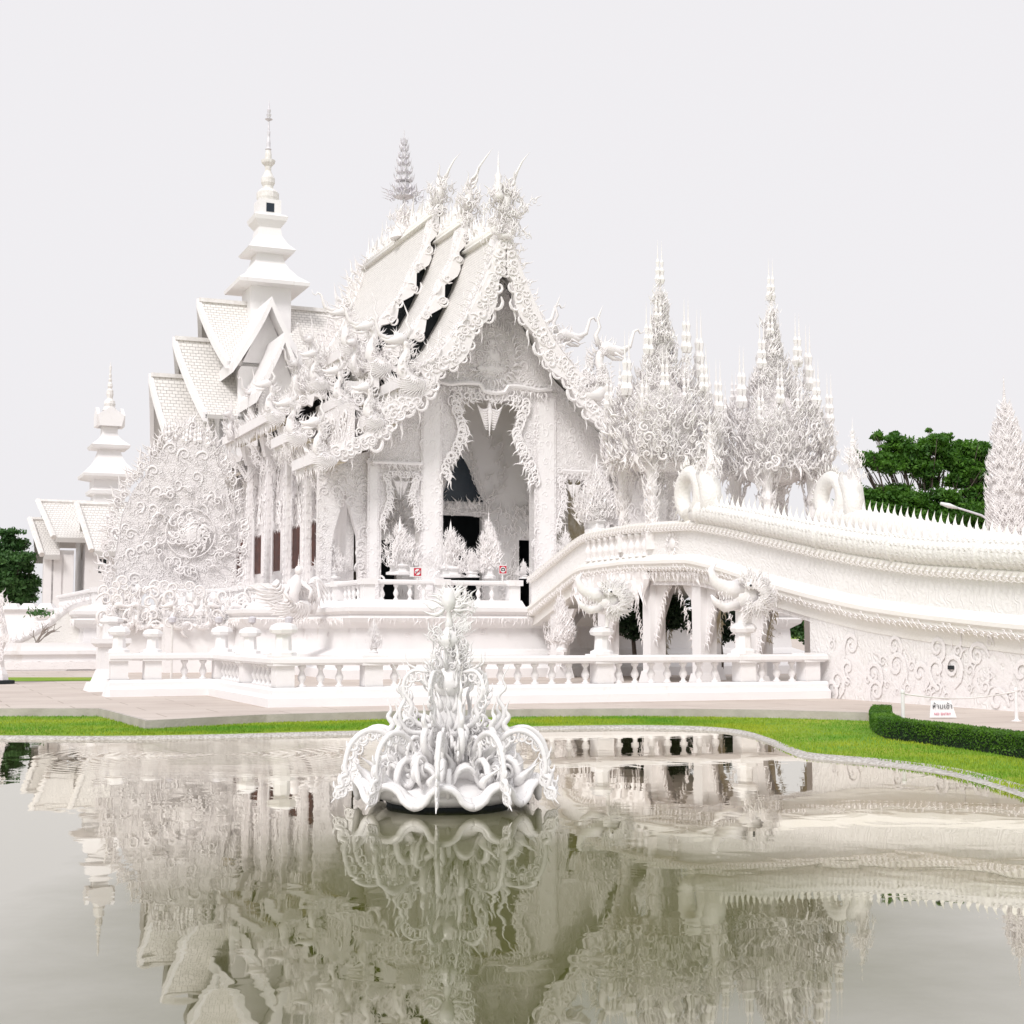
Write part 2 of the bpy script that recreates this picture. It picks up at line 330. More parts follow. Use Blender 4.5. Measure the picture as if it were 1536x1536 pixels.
def relief(mb, a0, a1, b0, b1, fn, nrm, up, sp, ok=lambda a, b: True, size=1.15, mix=.5, fl=.5):
    a0, a1 = min(a0, a1), max(a0, a1); na = max(1, int((a1 - a0) / sp)); nb = max(1, int((b1 - b0) / sp))
    for i in range(na):
        for j in range(nb):
            a = a0 + (i + .5 + rnd.uniform(-.3, .3)) * (a1 - a0) / na; b = b0 + (j + .5 + rnd.uniform(-.3, .3)) * (b1 - b0) / nb
            if not ok(a, b): continue
            ang = rnd.uniform(-.9, .9); upv = np.array(up, float); sv = np.cross(upv, nrm)
            d = upv * math.cos(ang) + sv * math.sin(ang)
            h = sp * size * rnd.uniform(.8, 1.25); T = (CU if rnd.random() < mix else KR); T = T[rnd.randrange(len(T))]; nn = vn(nrm); dd = vn(d); sd2 = vn(np.cross(dd, nn)); mb.inst(T, fn(a, b), sd2, dd, nn, h, h, h * fl)
def fringe(mb, P, up, nrm, h, sp, jit=.35, lean=0, hv=.35, kr=.5, wd=1.0):   # flames along a polyline
    P = [np.array(p, float) for p in P]
    for a, b in zip(P[:-1], P[1:]):
        L = np.linalg.norm(b - a); n = max(1, int(L / sp)); tan = (b - a) / (L + 1e-9)
        for i in range(n):
            p = a + (b - a) * (i + rnd.uniform(.2, .8)) / n
            d = np.array(up, float) + tan * (lean + rnd.uniform(-jit, jit)); hh = h * rnd.uniform(1 - hv, 1 + hv)
            (leafy(mb, p, d, nrm, hh) if rnd.random() < kr else flame(mb, p, d, nrm, hh, wd))
def icicles(mb, P, h, sp, nrm=(0, -1, 0)):
    P = [np.array(p, float) for p in P]
    for a, b in zip(P[:-1], P[1:]):
        L = np.linalg.norm(b - a); n = max(1, int(L / sp))
        for i in range(n):
            p = a + (b - a) * (i + rnd.random()) / n + np.array((0, 0, .05)); flame(mb, p, (rnd.uniform(-.1, .1), rnd.uniform(-.1, .1), -1), nrm, h * rnd.uniform(.4, 1.2), 1.0)
def creature(mb, p, out, s, trunk=True, nk=1.0, up=(0, 0, 1)):
    """naga / elephant-headed roof beast: S-shaped neck, head with open jaws, curling trunk, crest; out = unit sideways vector"""
    p = np.array(p, float); o = vn(out); u = np.array(up, float); n = vn(np.cross(o, u))
    q = lambda a, b, c=0: tuple(p + o * a * s + u * b * s + n * c * s)
    mb.tube([q(-.9, -.2), q(-.3, -.5), q(.25, -.45), q(.6, -.05), q(.55, .5 * nk), q(.35, .9 * nk), q(.4, 1.25 * nk), q(.6, 1.45 * nk)], [r * s for r in (.1, .24, .34, .32, .23, .18, .19, .17)], 10)
    hx, hz_ = .7, 1.5 * nk
    mb.tube([q(hx - .3, hz_), q(hx, hz_ + .05), q(hx + .35, hz_ - .05), q(hx + .7, hz_ - .12), q(hx + 1.0, hz_ + .02)], [r * s for r in (.15, .29, .22, .12, .03)], 10)
    mb.tube([q(hx, hz_ - .2), q(hx + .35, hz_ - .38), q(hx + .7, hz_ - .4), q(hx + .85, hz_ - .28)], [r * s for r in (.1, .1, .06, .01)], 6)
    if trunk:
        P = [q(hx + .35, hz_ + .05), q(hx + .75, hz_ + .02), q(hx + 1.1, hz_ + .2), q(hx + 1.2, hz_ + .55), q(hx + 1.3, hz_ + .85), q(hx + 1.5, hz_ + .95), q(hx + 1.6, hz_ + .8), q(hx + 1.75, hz_ + .85), q(hx + 1.85, hz_ + 1.1)]
        mb.tube(P, [r * s for r in (.16, .13, .10, .08, .065, .055, .04, .025, .005)], 7)
        mb.tube([q(hx + .3, hz_ - .15, .15), q(hx + .7, hz_ - .35, .2), q(hx + 1.0, hz_ - .25, .2)], [.06 * s, .04 * s, .005 * s], 6)
    P = [q(.35, hz_ + .1), q(.2, hz_ + .55), q(.4, hz_ + .9), q(.3, hz_ + 1.25), q(.45, hz_ + 1.6), q(.55, hz_ + 1.85)]
    mb.tube(P, [r * s for r in (.13, .09, .07, .05, .03, .005)], 6)
    for k in range(9):
        f = k / 8; flame(mb, q(hx + .3 - f * .75, hz_ + .12 - f * .3), o * (.5 - f * 1.4) + u * (1 - .3 * f), n, s * (.45 + .25 * math.sin(f * 3)), 1.1)
    for k in range(12):
        f = k / 11; flame(mb, q(.12 - .5 * f * f, 1.2 * nk - 1.5 * f), -o + u * .9, n, s * rnd.uniform(.4, .65), 1.0)
    for k in range(7):
        f = k / 6; flame(mb, q(.8 + .15 * math.sin(f * 3), .9 * nk - 1.2 * f), o * .8 + u * .5, n, s * .28, 1.2)
    for k in range(46):
        f = rnd.random(); a = rnd.choice((-1, 1)); leafy(mb, q(float(np.interp(f, [0, .25, .5, .75, 1], [-.5, .2, .5, .35, .5])) + rnd.uniform(-.2, .2), float(np.interp(f, [0, .25, .5, .75, 1], [-.4, -.4, .2, .8, 1.4])), a * .24), o * rnd.uniform(-.8, .3) + u * rnd.uniform(.3, 1), n * a, s * rnd.uniform(.3, .5))
    for k in range(10):
        curl(mb, q(rnd.uniform(-.2, .75), rnd.uniform(-.6, .4 * nk), rnd.choice((-1, 1)) * .36), rnd.choice((o, u, -o)), n, s * .3)
def wing(mb, p, out, s, nrm):
    o = vn(out)
    for row, (r0, L, n_) in enumerate(((.0, .9, 11), (.0, .6, 9), (0, .35, 7))):
        for i in range(n_):
            a = R(200 + 110 * i / (n_ - 1)); d = o * math.cos(a) * -1 + np.array((0, 0, math.sin(a)))
            flame(mb, np.array(p) + d * .25 * s + np.array(nrm) * .08 * row * s, d + o * .25, nrm, s * L, 1.5, 5)

# ------------------------------------------------------------------ ground, pond, paving
def sheet(name, outer, z, m, holes=(), kind='structure'):
    loops = [[Vector((x, y, 0)) for x, y in outer]] + [[Vector((x, y, 0)) for x, y in h] for h in holes]
    flat = [v for l in loops for v in l]; mb = MB()
    mb.add([(v.x, v.y, z) for v in flat], [tuple(t) for t in tessellate_polygon(loops)])
    o = mb.build(name, m); o['kind'] = kind
    me = o.data
    import bmesh
    bm = bmesh.new(); bm.from_mesh(me)
    for f in bm.faces:
        if f.normal.z < 0: f.normal_flip()
    bm.to_mesh(me); bm.free(); return o
def smoothline(P, n=4):
    out_ = []
    for i in range(len(P) - 1):
        p0, p1, p2, p3 = (np.array(P[max(i - 1, 0)]), np.array(P[i]), np.array(P[i + 1]), np.array(P[min(i + 2, len(P) - 1)]))
        for k in range(n):
            t = k / n; out_.append(tuple(.5 * (2 * p1 + (p2 - p0) * t + (2 * p0 - 5 * p1 + 4 * p2 - p3) * t * t + (3 * p1 - p0 - 3 * p2 + p3) * t ** 3)))
    out_.append(tuple(P[-1])); return out_
edge_px = [(-420, 1110), (-200, 1110), (0, 1109), (150, 1110), (300, 1108), (450, 1104), (600, 1100), (760, 1096), (850, 1094), (950, 1093), (1050, 1095), (1110, 1101), (1150, 1113), (1180, 1127), (1210, 1137), (1300, 1145), (1400, 1158), (1460, 1172), (1536, 1196), (1640, 1240), (1760, 1300), (1900, 1400)]
edge = smoothline([hz(x, y, .0) for x, y in edge_px], 4)
pond = edge + [(6.0, 5.2), (2, 4.4), (-6, 4.2), (-14, 6), (-16, 14)]
cx_, cy_ = -2, 14
kw = lambda y: float(np.interp(y, [19, 24], [.27, .13]))
sheet('lawn', [(-700, -60), (700, -60), (700, 1400), (-700, 1400)], .045, M['grass'], [[(cx_ + (x - cx_) * (1 + kw(y) / math.hypot(x - cx_, y - cy_)), cy_ + (y - cy_) * (1 + kw(y) / math.hypot(x - cx_, y - cy_))) for x, y in pond]])
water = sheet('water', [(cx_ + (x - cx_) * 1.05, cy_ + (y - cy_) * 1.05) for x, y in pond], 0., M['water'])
mb = MB()      # sloping pebble bank and kerb around the pond
for (x0, y0), (x1, y1) in zip(pond, pond[1:] + pond[:1]):
    def off(x, y, d): v = Vector((x - cx_, y - cy_)).normalized(); return (x + v.x * d, y + v.y * d)
    k = kw(y0); prof = [(-.6 * k, -.15), (-.02, .0), (.35 * k, .03), (.9 * k, .058), (1.12 * k, .04)]; k1 = kw(y1) / k
    A = [(*off(x0, y0, d), z) for d, z in prof]; B = [(*off(x1, y1, d * k1), z) for d, z in prof]
    mb.add(A + B, [(i, i + 1, i + 6, i + 5) for i in range(4)])
mb.build('pond_kerb', M['kerb'], smooth=True)['kind'] = 'structure'
pav = [hz(x, y - 8, .20) for x, y in [(-60, 1071), (148, 1071), (165, 1075), (218, 1089), (240, 1088), (400, 1080), (600, 1075), (800, 1072), (950, 1071), (1150, 1073), (1300, 1077), (1345, 1088), (1400, 1094), (1536, 1112), (1700, 1140)]]
pav += [(14, 17), (60, 30), (220, 90), (220, 260), (-260, 260), (-260, 60), (-60, 27.5)]
mb = MB(); mb.prism(pav, lambda a, b, d: (a, b, d), -.1, .20); mb.build('pavement', M['stone'])['kind'] = 'structure'
mb = MB()
for (x0, y0), (x1, y1) in zip(pav[:14], pav[1:15]):
    d = Vector((x1 - x0, y1 - y0)).normalized(); nx, ny = d.y * .06, -d.x * .06
    mb.add([(x0, y0 - .012, 0), (x1, y1 - .012, 0), (x1, y1 - .012, .206), (x0, y0 - .012, .206), (x0 + .02, y0 + .11, .206), (x1 + .02, y1 + .11, .206)], [(0, 1, 2, 3), (3, 2, 5, 4)])
mb.build('pavement_kerb', M['kerbstone'])['kind'] = 'structure'
P4 = [hz(x, y, .21) for x, y in [(-40, 1022.5), (136, 1021), (141, 1016), (-40, 1016)]]
sheet('grass_strip', P4, .212, M['grass'])
# short grass blades where the lawn is nearest
mb = MB(); rs = np.random.RandomState(3); V = []; F = []; k = 0
px_edge = [(x, y) for x, y in edge_px]
for i in range(52000):
    x = rs.uniform(-20, 1560); ye = np.interp(x, [p[0] for p in px_edge], [p[1] for p in px_edge]) - 7
    yt = np.interp(x, [0, 150, 220, 600, 900, 1300, 1345, 1536], [1073, 1073, 1091, 1077, 1073, 1080, 1096, 1120])
    y = rs.uniform(yt, ye)
    if y > ye: continue
    gx, gy = hz(x, y, .045); h = rs.uniform(.02, .045); a = rs.uniform(0, PI); dx, dy = math.cos(a) * .008, math.sin(a) * .008; lx, ly = rs.uniform(-.02, .02, 2)
    V += [(gx - dx, gy - dy, .042), (gx + dx, gy + dy, .042), (gx + lx, gy + ly, .045 + h)]; F.append((k, k + 1, k + 2)); k += 3
mb.add(V, F); tag(mb.build('grass', M['blade']), 'short bright green grass growing between the pond edge and the paving', 'grass', kind='stuff')

# ------------------------------------------------------------------ hall
hall = thing('temple_hall', 'main white temple hall with stacked steep roofs and a tall carved arched porch', 'temple', (0, 0, 2.6))
FZ = 2.6
# roof cross-section of the frontmost gable: three tiers, right half (t, z)
TA = [(0, 18.35), (.55, 16.6), (1.2, 15.1), (2.0, 13.7), (2.9, 12.6), (3.75, 11.9)]
TB = [(3.45, 11.6), (4.3, 10.75), (5.3, 10.2)]
TC = [(5.0, 9.85), (6.1, 9.1), (7.3, 8.65)]
SEG = [(-1.3, 3.6, 0.0), (2.9, 7.3, 1.35), (6.6, 17.6, 2.7), (16.9, 21.3, 1.35), (20.6, 25.5, 0.0)]   # y0, y1, lift
def roofslab(mb, prof, y0, y1, dz, side, th=.22):
    L = 0; Ls = [0]
    for a, b in zip(prof[:-1], prof[1:]): L += math.hypot(b[0] - a[0], b[1] - a[1]); Ls.append(L)
    n = len(prof)
    V = [(side * t, y, z + dz + o) for o in (0, -th) for y in (y0, y1) for t, z in prof]
    F = []; uv = []
    for i in range(n - 1):
        F.append((i, i + 1, n + i + 1, n + i)); uv.append([(y0, Ls[i]), (y0, Ls[i + 1]), (y1, Ls[i + 1]), (y1, Ls[i])])
        F.append((2 * n + i, 3 * n + i, 3 * n + i + 1, 2 * n + i + 1)); uv.append([(0, 0)] * 4)
    for a, b in ((0, 2 * n), (n, 3 * n)):
        for i in range(n - 1): F.append((a + i, b + i, b + i + 1, a + i + 1)); uv.append([(0, 0)] * 4)
    F.append((n - 1, 2 * n - 1, 4 * n - 1, 3 * n - 1)); uv.append([(0, 0)] * 4)
    mb.add(V, F, uv)
def barge(name_i, y, dz, full=True):
    """ornate bargeboards of one gable front at depth y"""
    for side in (-1, 1):
        mb = MB()
        for prof, wd in ((TA, 1.0), (TB, .8), (TC, .75)):
            outer = smoothline([(t, z + dz + .18) for t, z in prof], 5); m_ = len(outer)
            inner = []
            for i, (t, z) in enumerate(outer):
                a = outer[max(i - 1, 0)]; b = outer[min(i + 1, m_ - 1)]; d = vn((b[0] - a[0], b[1] - a[1])); f = i / (m_ - 1)
                sc_ = wd * (.45 + .33 * abs(math.sin(f * PI * 3.5)) + .22 * f) if name_i == 0 else (.12 + .36 * abs(math.sin(f * PI * 5)) ** 1.5)
                tt = max(t + d[1] * sc_, .03) if prof is TA else t + d[1] * sc_
                inner.append((tt, z - d[0] * sc_ - (.35 if i == 0 and prof is TA else 0)))
            for i in range(m_ - 1):
                q = [outer[i], outer[i + 1], inner[i + 1], inner[i]]
                V = [(side * a, yy, b) for yy in (y - .16, y + .16) for a, b in q]
                mb.add(V, [(0, 1, 2, 3), (7, 6, 5, 4), (0, 4, 5, 1), (2, 6, 7, 3), (1, 5, 6, 2), (0, 3, 7, 4)])
            # outer flames and inner hanging curls
            for i in range(0, m_ - 1):
                a, b = outer[i], outer[i + 1]; d = vn((b[0] - a[0], b[1] - a[1])); nn = np.array((-d[1], d[0]))
                Lx = math.hypot(b[0] - a[0], b[1] - a[1]); k = max(1, int(Lx / (.22 if name_i == 0 else .5)))
                for j in range(k):
                    f = (j + rnd.random()) / k; p = (side * (a[0] + (b[0] - a[0]) * f), y, a[1] + (b[1] - a[1]) * f)
                    up = np.array((side * (nn[0] * .7 - d[0] * .0), 0, nn[1] * .7 + .35))
                    if up[2] < 0: up = -up
                    leafy(mb, p, up, (0, -1, 0), rnd.uniform(.4, .8) * (1 if name_i == 0 else .6))
                if name_i and i % 3: continue
                if i % 2 == 0: curl(mb, (side * inner[i][0], y - .1, inner[i][1] + .05), (0, 0, -1), (0, -1, 0), rnd.uniform(.35, .6))
                if i % 3 == 1: flame(mb, (side * inner[i][0], y - .02, inner[i][1]), (0, 0, -1), (0, -1, 0), rnd.uniform(.5, .9), 1.0, 4)
                for _ in range(3 if i % 2 else 2):
                    f = rnd.uniform(.2, .8); curl(mb, (side * (outer[i][0] * f + inner[i][0] * (1 - f)), y - .17, outer[i][1] * f + inner[i][1] * (1 - f)), (rnd.uniform(-1, 1), 0, rnd.uniform(-1, 1)), (0, -1, 0), rnd.uniform(.28, .42))
        mb.build('bargeboard', M['ornament'], hall)
        mb = MB(); oc = smoothline([(t, z + dz + .04) for t, z in TA], 4); mm = len(oc)   # raised scrolled band along the verge
        for i in range(mm - 1):
            w0, w1 = (.75 + .28 * math.sin(j_ * 1.1) for j_ in (i, i + 1)); q = [(side * oc[i][0], y - .1, oc[i][1]), (side * oc[i + 1][0], y - .1, oc[i + 1][1]), (side * oc[i + 1][0], y + w1, oc[i + 1][1]), (side * oc[i][0], y + w0, oc[i][1])]
            up_ = np.array((side * .75, 0, .55)) * .13; V = [tuple(np.array(p_) + up_) for p_ in q] + q
            mb.add(V, [(0, 1, 2, 3), (4, 7, 6, 5), (0, 4, 5, 1), (2, 6, 7, 3), (1, 5, 6, 2), (0, 3, 7, 4)])
            d_ = vn(np.array(q[1]) - np.array(q[0]))
            for _ in range(3): mb.inst(rnd.choice(CU + KR), np.array(q[0]) + up_ + (np.array(q[1]) - np.array(q[0])) * rnd.random() + np.array((0, rnd.uniform(.0, w0), 0)), vn(np.cross(d_, up_)), d_ * rnd.choice((-1, 1)), vn(up_), rnd.uniform(.3, .5), None, .15)
        mb.build('verge_band', M['ornament'], hall)
        for k_, (t, z, s_, tr) in enumerate(((3.9, 12.0, 1.0 if side > 0 else .8, True), (5.45, 10.3, .85 if side > 0 else .6, False), (7.4, 8.75, .8 if side > 0 else .65, side > 0))):
            mb = MB(); creature(mb, (side * t, y, z + dz), (side, 0, 0), s_, tr)
            if side < 0: wing(mb, (side * (t + .1), y - .25, z + dz - .2), (side, 0, 0), s_ * 1.0, (0, -1, 0))
            mb.build('roof_beast', M['ornament'], hall, smooth=True)
barge(0, -1.35, 0); barge(1, 2.85, 1.35); barge(2, 6.55, 2.7)
for i, (y0, y1, dz) in enumerate(SEG):
    for side in (-1, 1):
        for prof in (TA, TB, TC):
            mb = MB(); roofslab(mb, prof, y0, y1, dz, side); mb.build('roof', M['tile_fine'], hall)
    # ridge tube, eave gutters and crest
    mb = MB(); mb.tube([(0, y0, 18.3 + dz), (0, y1, 18.3 + dz)], .2, 8); mb.box(-.3, .3, y0, y1, 18.03 + dz, 18.14 + dz)
    mb.build('ridge_tube', M['cream'], hall, smooth=True)
    mb = MB(); fringe(mb, [(0, y0, 18.42 + dz), (0, y1, 18.42 + dz)], (0, -.15, 1), (1, 0, 0), .75, .16, .3, hv=.5)
    fringe(mb, [(0, y0, 18.42 + dz), (0, y1, 18.42 + dz)], (0, -.15, 1), (1, 0, 0), 1.3, .7, .3, kr=.2, wd=.6)
    mb.build('ridge_crest', M['ornament'], hall)
    if i > 1:
        mb = MB(); oc = smoothline([(-t, z + dz + .05) for t, z in TA], 3); mb.tube([(a, y1, b) for a, b in oc], .1, 6)
        fringe(mb, [(a, y1, b) for a, b in oc], (-.8, .1, 1), (0, -1, 0), .95, .16, .4, hv=.5); fringe(mb, [(a, y1 - .6, b + .1) for a, b in oc], (-.6, -.3, 1), (0, -1, 0), .6, .3)
        mb.build('rear_verge', M['ornament'], hall)
    for side in (-1, 1):
        for (t, z) in ((3.75, 11.9), (5.3, 10.2), (7.3, 8.65)):
            mb = MB(); mb.box(min(side * (t - .05), side * (t + .12)), max(side * (t - .05), side * (t + .12)), y0, y1, z + dz - .26, z + dz + .02)
            e = mb.build('eave_board', M['cream'], hall)
            mb = MB(); P = [(side * (t - .02), y0, z + dz - .2), (side * (t - .02), y1, z + dz - .2)]
            if side < 0:
                icicles(mb, P, .65, .075, (side, 0, 0)); fringe(mb, [(p[0] + .1, p[1], p[2] + .25) for p in P], (-.5, -.2, 1), (side, 0, .3), .5, .2); mb.box(side * (t + .13), side * (t + .18), y0, y1, z + dz - .3, z + dz + .12); fringe(mb, P, (0, 0, -1), (side, 0, 0), .4, .2)
                mb.build('eave_fringe', M['ornament'], hall)
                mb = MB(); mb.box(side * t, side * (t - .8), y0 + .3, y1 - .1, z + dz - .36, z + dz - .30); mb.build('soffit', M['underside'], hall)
# near-black panels as painted shade behind the stepped gables, and infill walls between tiers
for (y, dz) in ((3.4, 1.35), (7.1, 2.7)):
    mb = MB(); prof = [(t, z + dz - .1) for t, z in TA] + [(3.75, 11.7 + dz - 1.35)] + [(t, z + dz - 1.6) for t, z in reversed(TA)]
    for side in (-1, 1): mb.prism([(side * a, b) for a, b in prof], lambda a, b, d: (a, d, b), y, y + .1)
    mb.build('gable_shade_panel', M['dark'], hall)
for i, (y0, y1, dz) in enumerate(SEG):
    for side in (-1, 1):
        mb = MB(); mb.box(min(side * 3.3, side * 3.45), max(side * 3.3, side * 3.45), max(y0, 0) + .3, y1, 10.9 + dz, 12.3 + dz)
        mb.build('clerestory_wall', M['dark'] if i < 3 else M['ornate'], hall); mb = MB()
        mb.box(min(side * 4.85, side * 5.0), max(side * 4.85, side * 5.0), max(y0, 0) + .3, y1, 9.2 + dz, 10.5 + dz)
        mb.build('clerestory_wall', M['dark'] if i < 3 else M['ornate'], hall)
# roof ornament between the tiers on the left side: big scrolling beasts along the eaves
for (y, t, z, s_) in ((5.2, -4.2, 13.3, .6), (12.0, -4.3, 14.6, .65), (9.0, -5.8, 12.9, .6), (15.0, -7.5, 11.4, .55), (20, -7.5, 10.1, .6), (18, -5.7, 12.9, .65), (23.5, -6, 11, .7)):
    mb = MB(); creature(mb, (t, y, z), (-.75, -.66, 0), s_, rnd.random() < .6)
    for _ in range(50): leafy(mb, (t + rnd.uniform(-.3, .7), y + rnd.uniform(-1.3, 1.3), z + rnd.uniform(-.5, .5)), (rnd.uniform(-.6, .2), rnd.uniform(-.5, .3), 1), (-1, -.4, .3), rnd.uniform(.35, .65))
    mb.build('roof_beast', M['ornament'], hall, smooth=True)
# chofa: tall curved finials at the gable tops
def chofa(y, z, h, px_lean=.6):
    mb = MB(); P = [(0, y + .3, z), (0, y - .1, z + .7), (.05, y + .15, z + 1.3), (.3, y - .1, z + h * .55), (.42, y - .2, z + h * .7), (px_lean, y - .3, z + h * .85), (px_lean + .3, y - .4, z + h)]
    mb.tube(P, [.28, .2, .14, .08, .055, .035, .006], 7)
    for k in range(14): f = k / 13; flame(mb, (.1 * f, y - .1, z + f * h * .5), (rnd.choice((-1, 1)) * .5, -.3, 1), (0, -1, 0), rnd.uniform(.4, .8))
    for k in range(26): leafy(mb, (rnd.uniform(-.5, .6), y + rnd.uniform(-.4, .4), z + rnd.uniform(-.6, .9)), (rnd.uniform(-.6, .6), 0, 1), (0, -1, 0), rnd.uniform(.45, .8))
    mb.build('chofa_finial', M['ornament'], hall, smooth=True)
chofa(-1.45, 18.6, 2.7); chofa(2.75, 19.9, 2.9, .7); chofa(6.45, 21.2, 2.5, .6)
mb = MB()   # the carved cluster with its own little spire at the front apex
for k in range(50): leafy(mb, (rnd.gauss(.0, .45), -1.5 + rnd.uniform(-.3, .2), 18.5 + rnd.uniform(-1.4, 1.0)), (rnd.uniform(-.7, .7), 0, 1), (0, -1, 0), rnd.uniform(.4, .75))
creature(mb, (-.1, -1.6, 18.0), (1, 0, 0), .5, True); needle(mb, (-.35, -1.5, 19.2), 2.1, f=1.6)
for k in range(16): flame(mb, (-.35 + rnd.uniform(-.25, .25), -1.5, 19.0 + rnd.random() * .9), (rnd.uniform(-.3, .3), 0, 1), (0, -1, 0), .5)
mb.build('apex_ornament', M['ornament'], hall, smooth=True)
# central metal filigree spire on the ridge
mb = MB(); cz0 = 22.7; mb.tube([(0, 11.5, 21), (0, 11.5, 26.4)], [.09, .02], 6)
for k, (z, r) in enumerate(((23.0, .62), (23.35, .6), (23.8, .52), (24.2, .44), (24.6, .35), (24.95, .26), (25.3, .18), (25.6, .12))):
    mb.stack(0, 11.5, [(z - .04, r * .55), (z, r * .8), (z + .05, r * .8), (z + .12, r * .4), (z + .36, r * .45)], 10)
    for i in range(14): a = i * 2 * PI / 14; flame(mb, (math.cos(a) * r * .8, 11.5 + math.sin(a) * r * .8, z), (math.cos(a) * .3, math.sin(a) * .3, 1), (math.cos(a), math.sin(a), 0), .42)
for k in range(10): a = k * PI / 5; leafy(mb, (math.cos(a) * .66, 11.5 + math.sin(a) * .66, 22.95), (math.cos(a), math.sin(a), 1), (0, -1, .1), .7)
mb.build('filigree_spire', M['metal'], hall)
mb = MB()
mb.stack(0, 11.5, [(20.9, .7), (21.4, .5), (22.2, .15)], 8)
for k in range(60): leafy(mb, (rnd.gauss(0, .22), 11.5 + rnd.gauss(0, .28), 21.0 + rnd.uniform(0, 1.0)), (rnd.uniform(-.5, .5), rnd.uniform(-.3, .3), 1), (0, -1, 0), rnd.uniform(.5, .9))
mb.build('spire_base', M['ornament'], hall)
# front facade wall, one piece with three arched openings
CX = -.12
def arch(x0, x1, zb, zs, zt, mid=0):   # points left-bottom -> right-bottom
    c = (x0 + x1) / 2; hw = (x1 - x0) / 2
    L_ = [(c - hw, zb), (c - hw, zs)] + [(c - hw * a_, zs + (zt - zs) * b_) for a_, b_ in ((.94, .15), (.80, .3), (.66, .46), (.60, .6), (.66, .74), (.76, .88), (.72, 1.0))]
    return L_ + [(2 * c - a, b) for a, b in reversed(L_)]
A1 = arch(-4.75, -3.15, FZ, 5.9, 8.0); A2 = arch(CX - 2.02, CX + 2.02, FZ, 8.0, 11.3); A3 = arch(2.9, 4.5, FZ, 5.9, 8.15)
prof = [(-5.25, FZ), (-5.25, 9.9), (-4.3, 10.6), (-3.6, 11.6), (-2.9, 12.2), (-2.0, 13.3), (-1.2, 14.7), (-.55, 16.2), (0, 17.6)]
prof = prof + [(-a, b) for a, b in reversed(prof[:-1])]
# bottom edge from right to left through the openings
poly = prof + list(reversed(A3)) + list(reversed(A2)) + list(reversed(A1))
mb = MB(); mb.prism(poly, lambda a, b, d: (a, d, b), 0, .55); mb.build('facade_wall', M['ornate'], hall)
def inpoly(a, b, P):
    c = False; j = len(P) - 1
    for i in range(len(P)):
        if (P[i][1] > b) != (P[j][1] > b) and a < (P[j][0] - P[i][0]) * (b - P[i][1]) / (P[j][1] - P[i][1]) + P[i][0]: c = not c
        j = i
    return c
mb = MB(); relief(mb, -5.2, 5.2, 3, 17.4, lambda a, b: (a, -.01, b), (0, -1, 0), (0, 0, 1), .33, lambda a, b: inpoly(a, b, poly), .9); mb.build('facade_relief', M['ornament'], hall)
# pilasters, mouldings
for x0, x1, zt in ((-5.35, -4.85, 8.6), (-3.12, -2.22, 11.8), (1.98, 2.88, 11.8), (4.62, 5.35, 8.6)):
    mb = MB(); mb.box(x0, x1, -.06, .0, FZ, zt); mb.box(x0 - .04, x1 + .04, -.1, .0, zt - .2, zt - .08); mb.box(x0 - .05, x1 + .05, -.12, .0, FZ, FZ + .5)
    pl_ = mb.build('pilaster', M['ornate'], hall); BASE[pl_.name] = BASE[hall.name]; mb = MB(); relief(mb, x0, x1, FZ + .8, zt - .3, lambda a, b: (a, -.07, b), (0, -1, 0), (0, 0, 1), .26, size=1.1); mb.box(x0 + .1, x1 - .1, -.072, -.05, FZ + .8, zt - .3); mb.build('pilaster_relief', M['ornament'], pl_)
mb = MB(); P = [(x, -.22, 11.75 + .12 * abs(math.sin(x * 1.6)) - (.25 if abs(x) < .6 else 0)) for x in np.linspace(-2.6, 2.6, 30)]
mb.tube(P, .09, 6); fringe(mb, [(-2.5, -.2, 11.7), (2.5, -.2, 11.7)], (0, 0, -1), (0, -1, 0), .4, .14); mb.build('facade_moulding', M['ornament'], hall)
mb = MB(); P = [(x, -.18, 8.45) for x in np.linspace(-5.2, -3.1, 8)]; mb.tube(P, .07, 6); fringe(mb, [(-5.2, -.2, 8.45), (-3.1, -.2, 8.45)], (0, 0, -1), (0, -1, 0), .35, .13); mb.build('facade_moulding', M['ornament'], hall)
mb = MB(); mb.tube([(-a, b, c) for a, b, c in P], .07, 6)
fringe(mb, [(3.1, -.2, 8.45), (5.2, -.2, 8.45)], (0, 0, -1), (0, -1, 0), .35, .13); mb.build('facade_moulding', M['ornament'], hall)
mb = MB()   # seated relief in the gable
mb.blob((0, -.0, 13.0), (.42, .07, .5)); mb.blob((0, -.02, 13.65), (.16, .07, .22)); mb.blob((0, .0, 12.55), (.75, .08, .22))
relief(mb, -.7, .7, 12.3, 13.8, lambda a, b: (a, -.07, b), (0, -1, 0), (0, 0, 1), .22)
for i in range(40): a = i * 2 * PI / 40; flame(mb, (math.cos(a) * 1.0, -.1, 13.2 + math.sin(a) * 1.1), (math.cos(a) * .7, 0, math.sin(a) + .5), (0, -1, 0), .5)
mb.build('gable_relief', M['ornament'], hall, smooth=True)
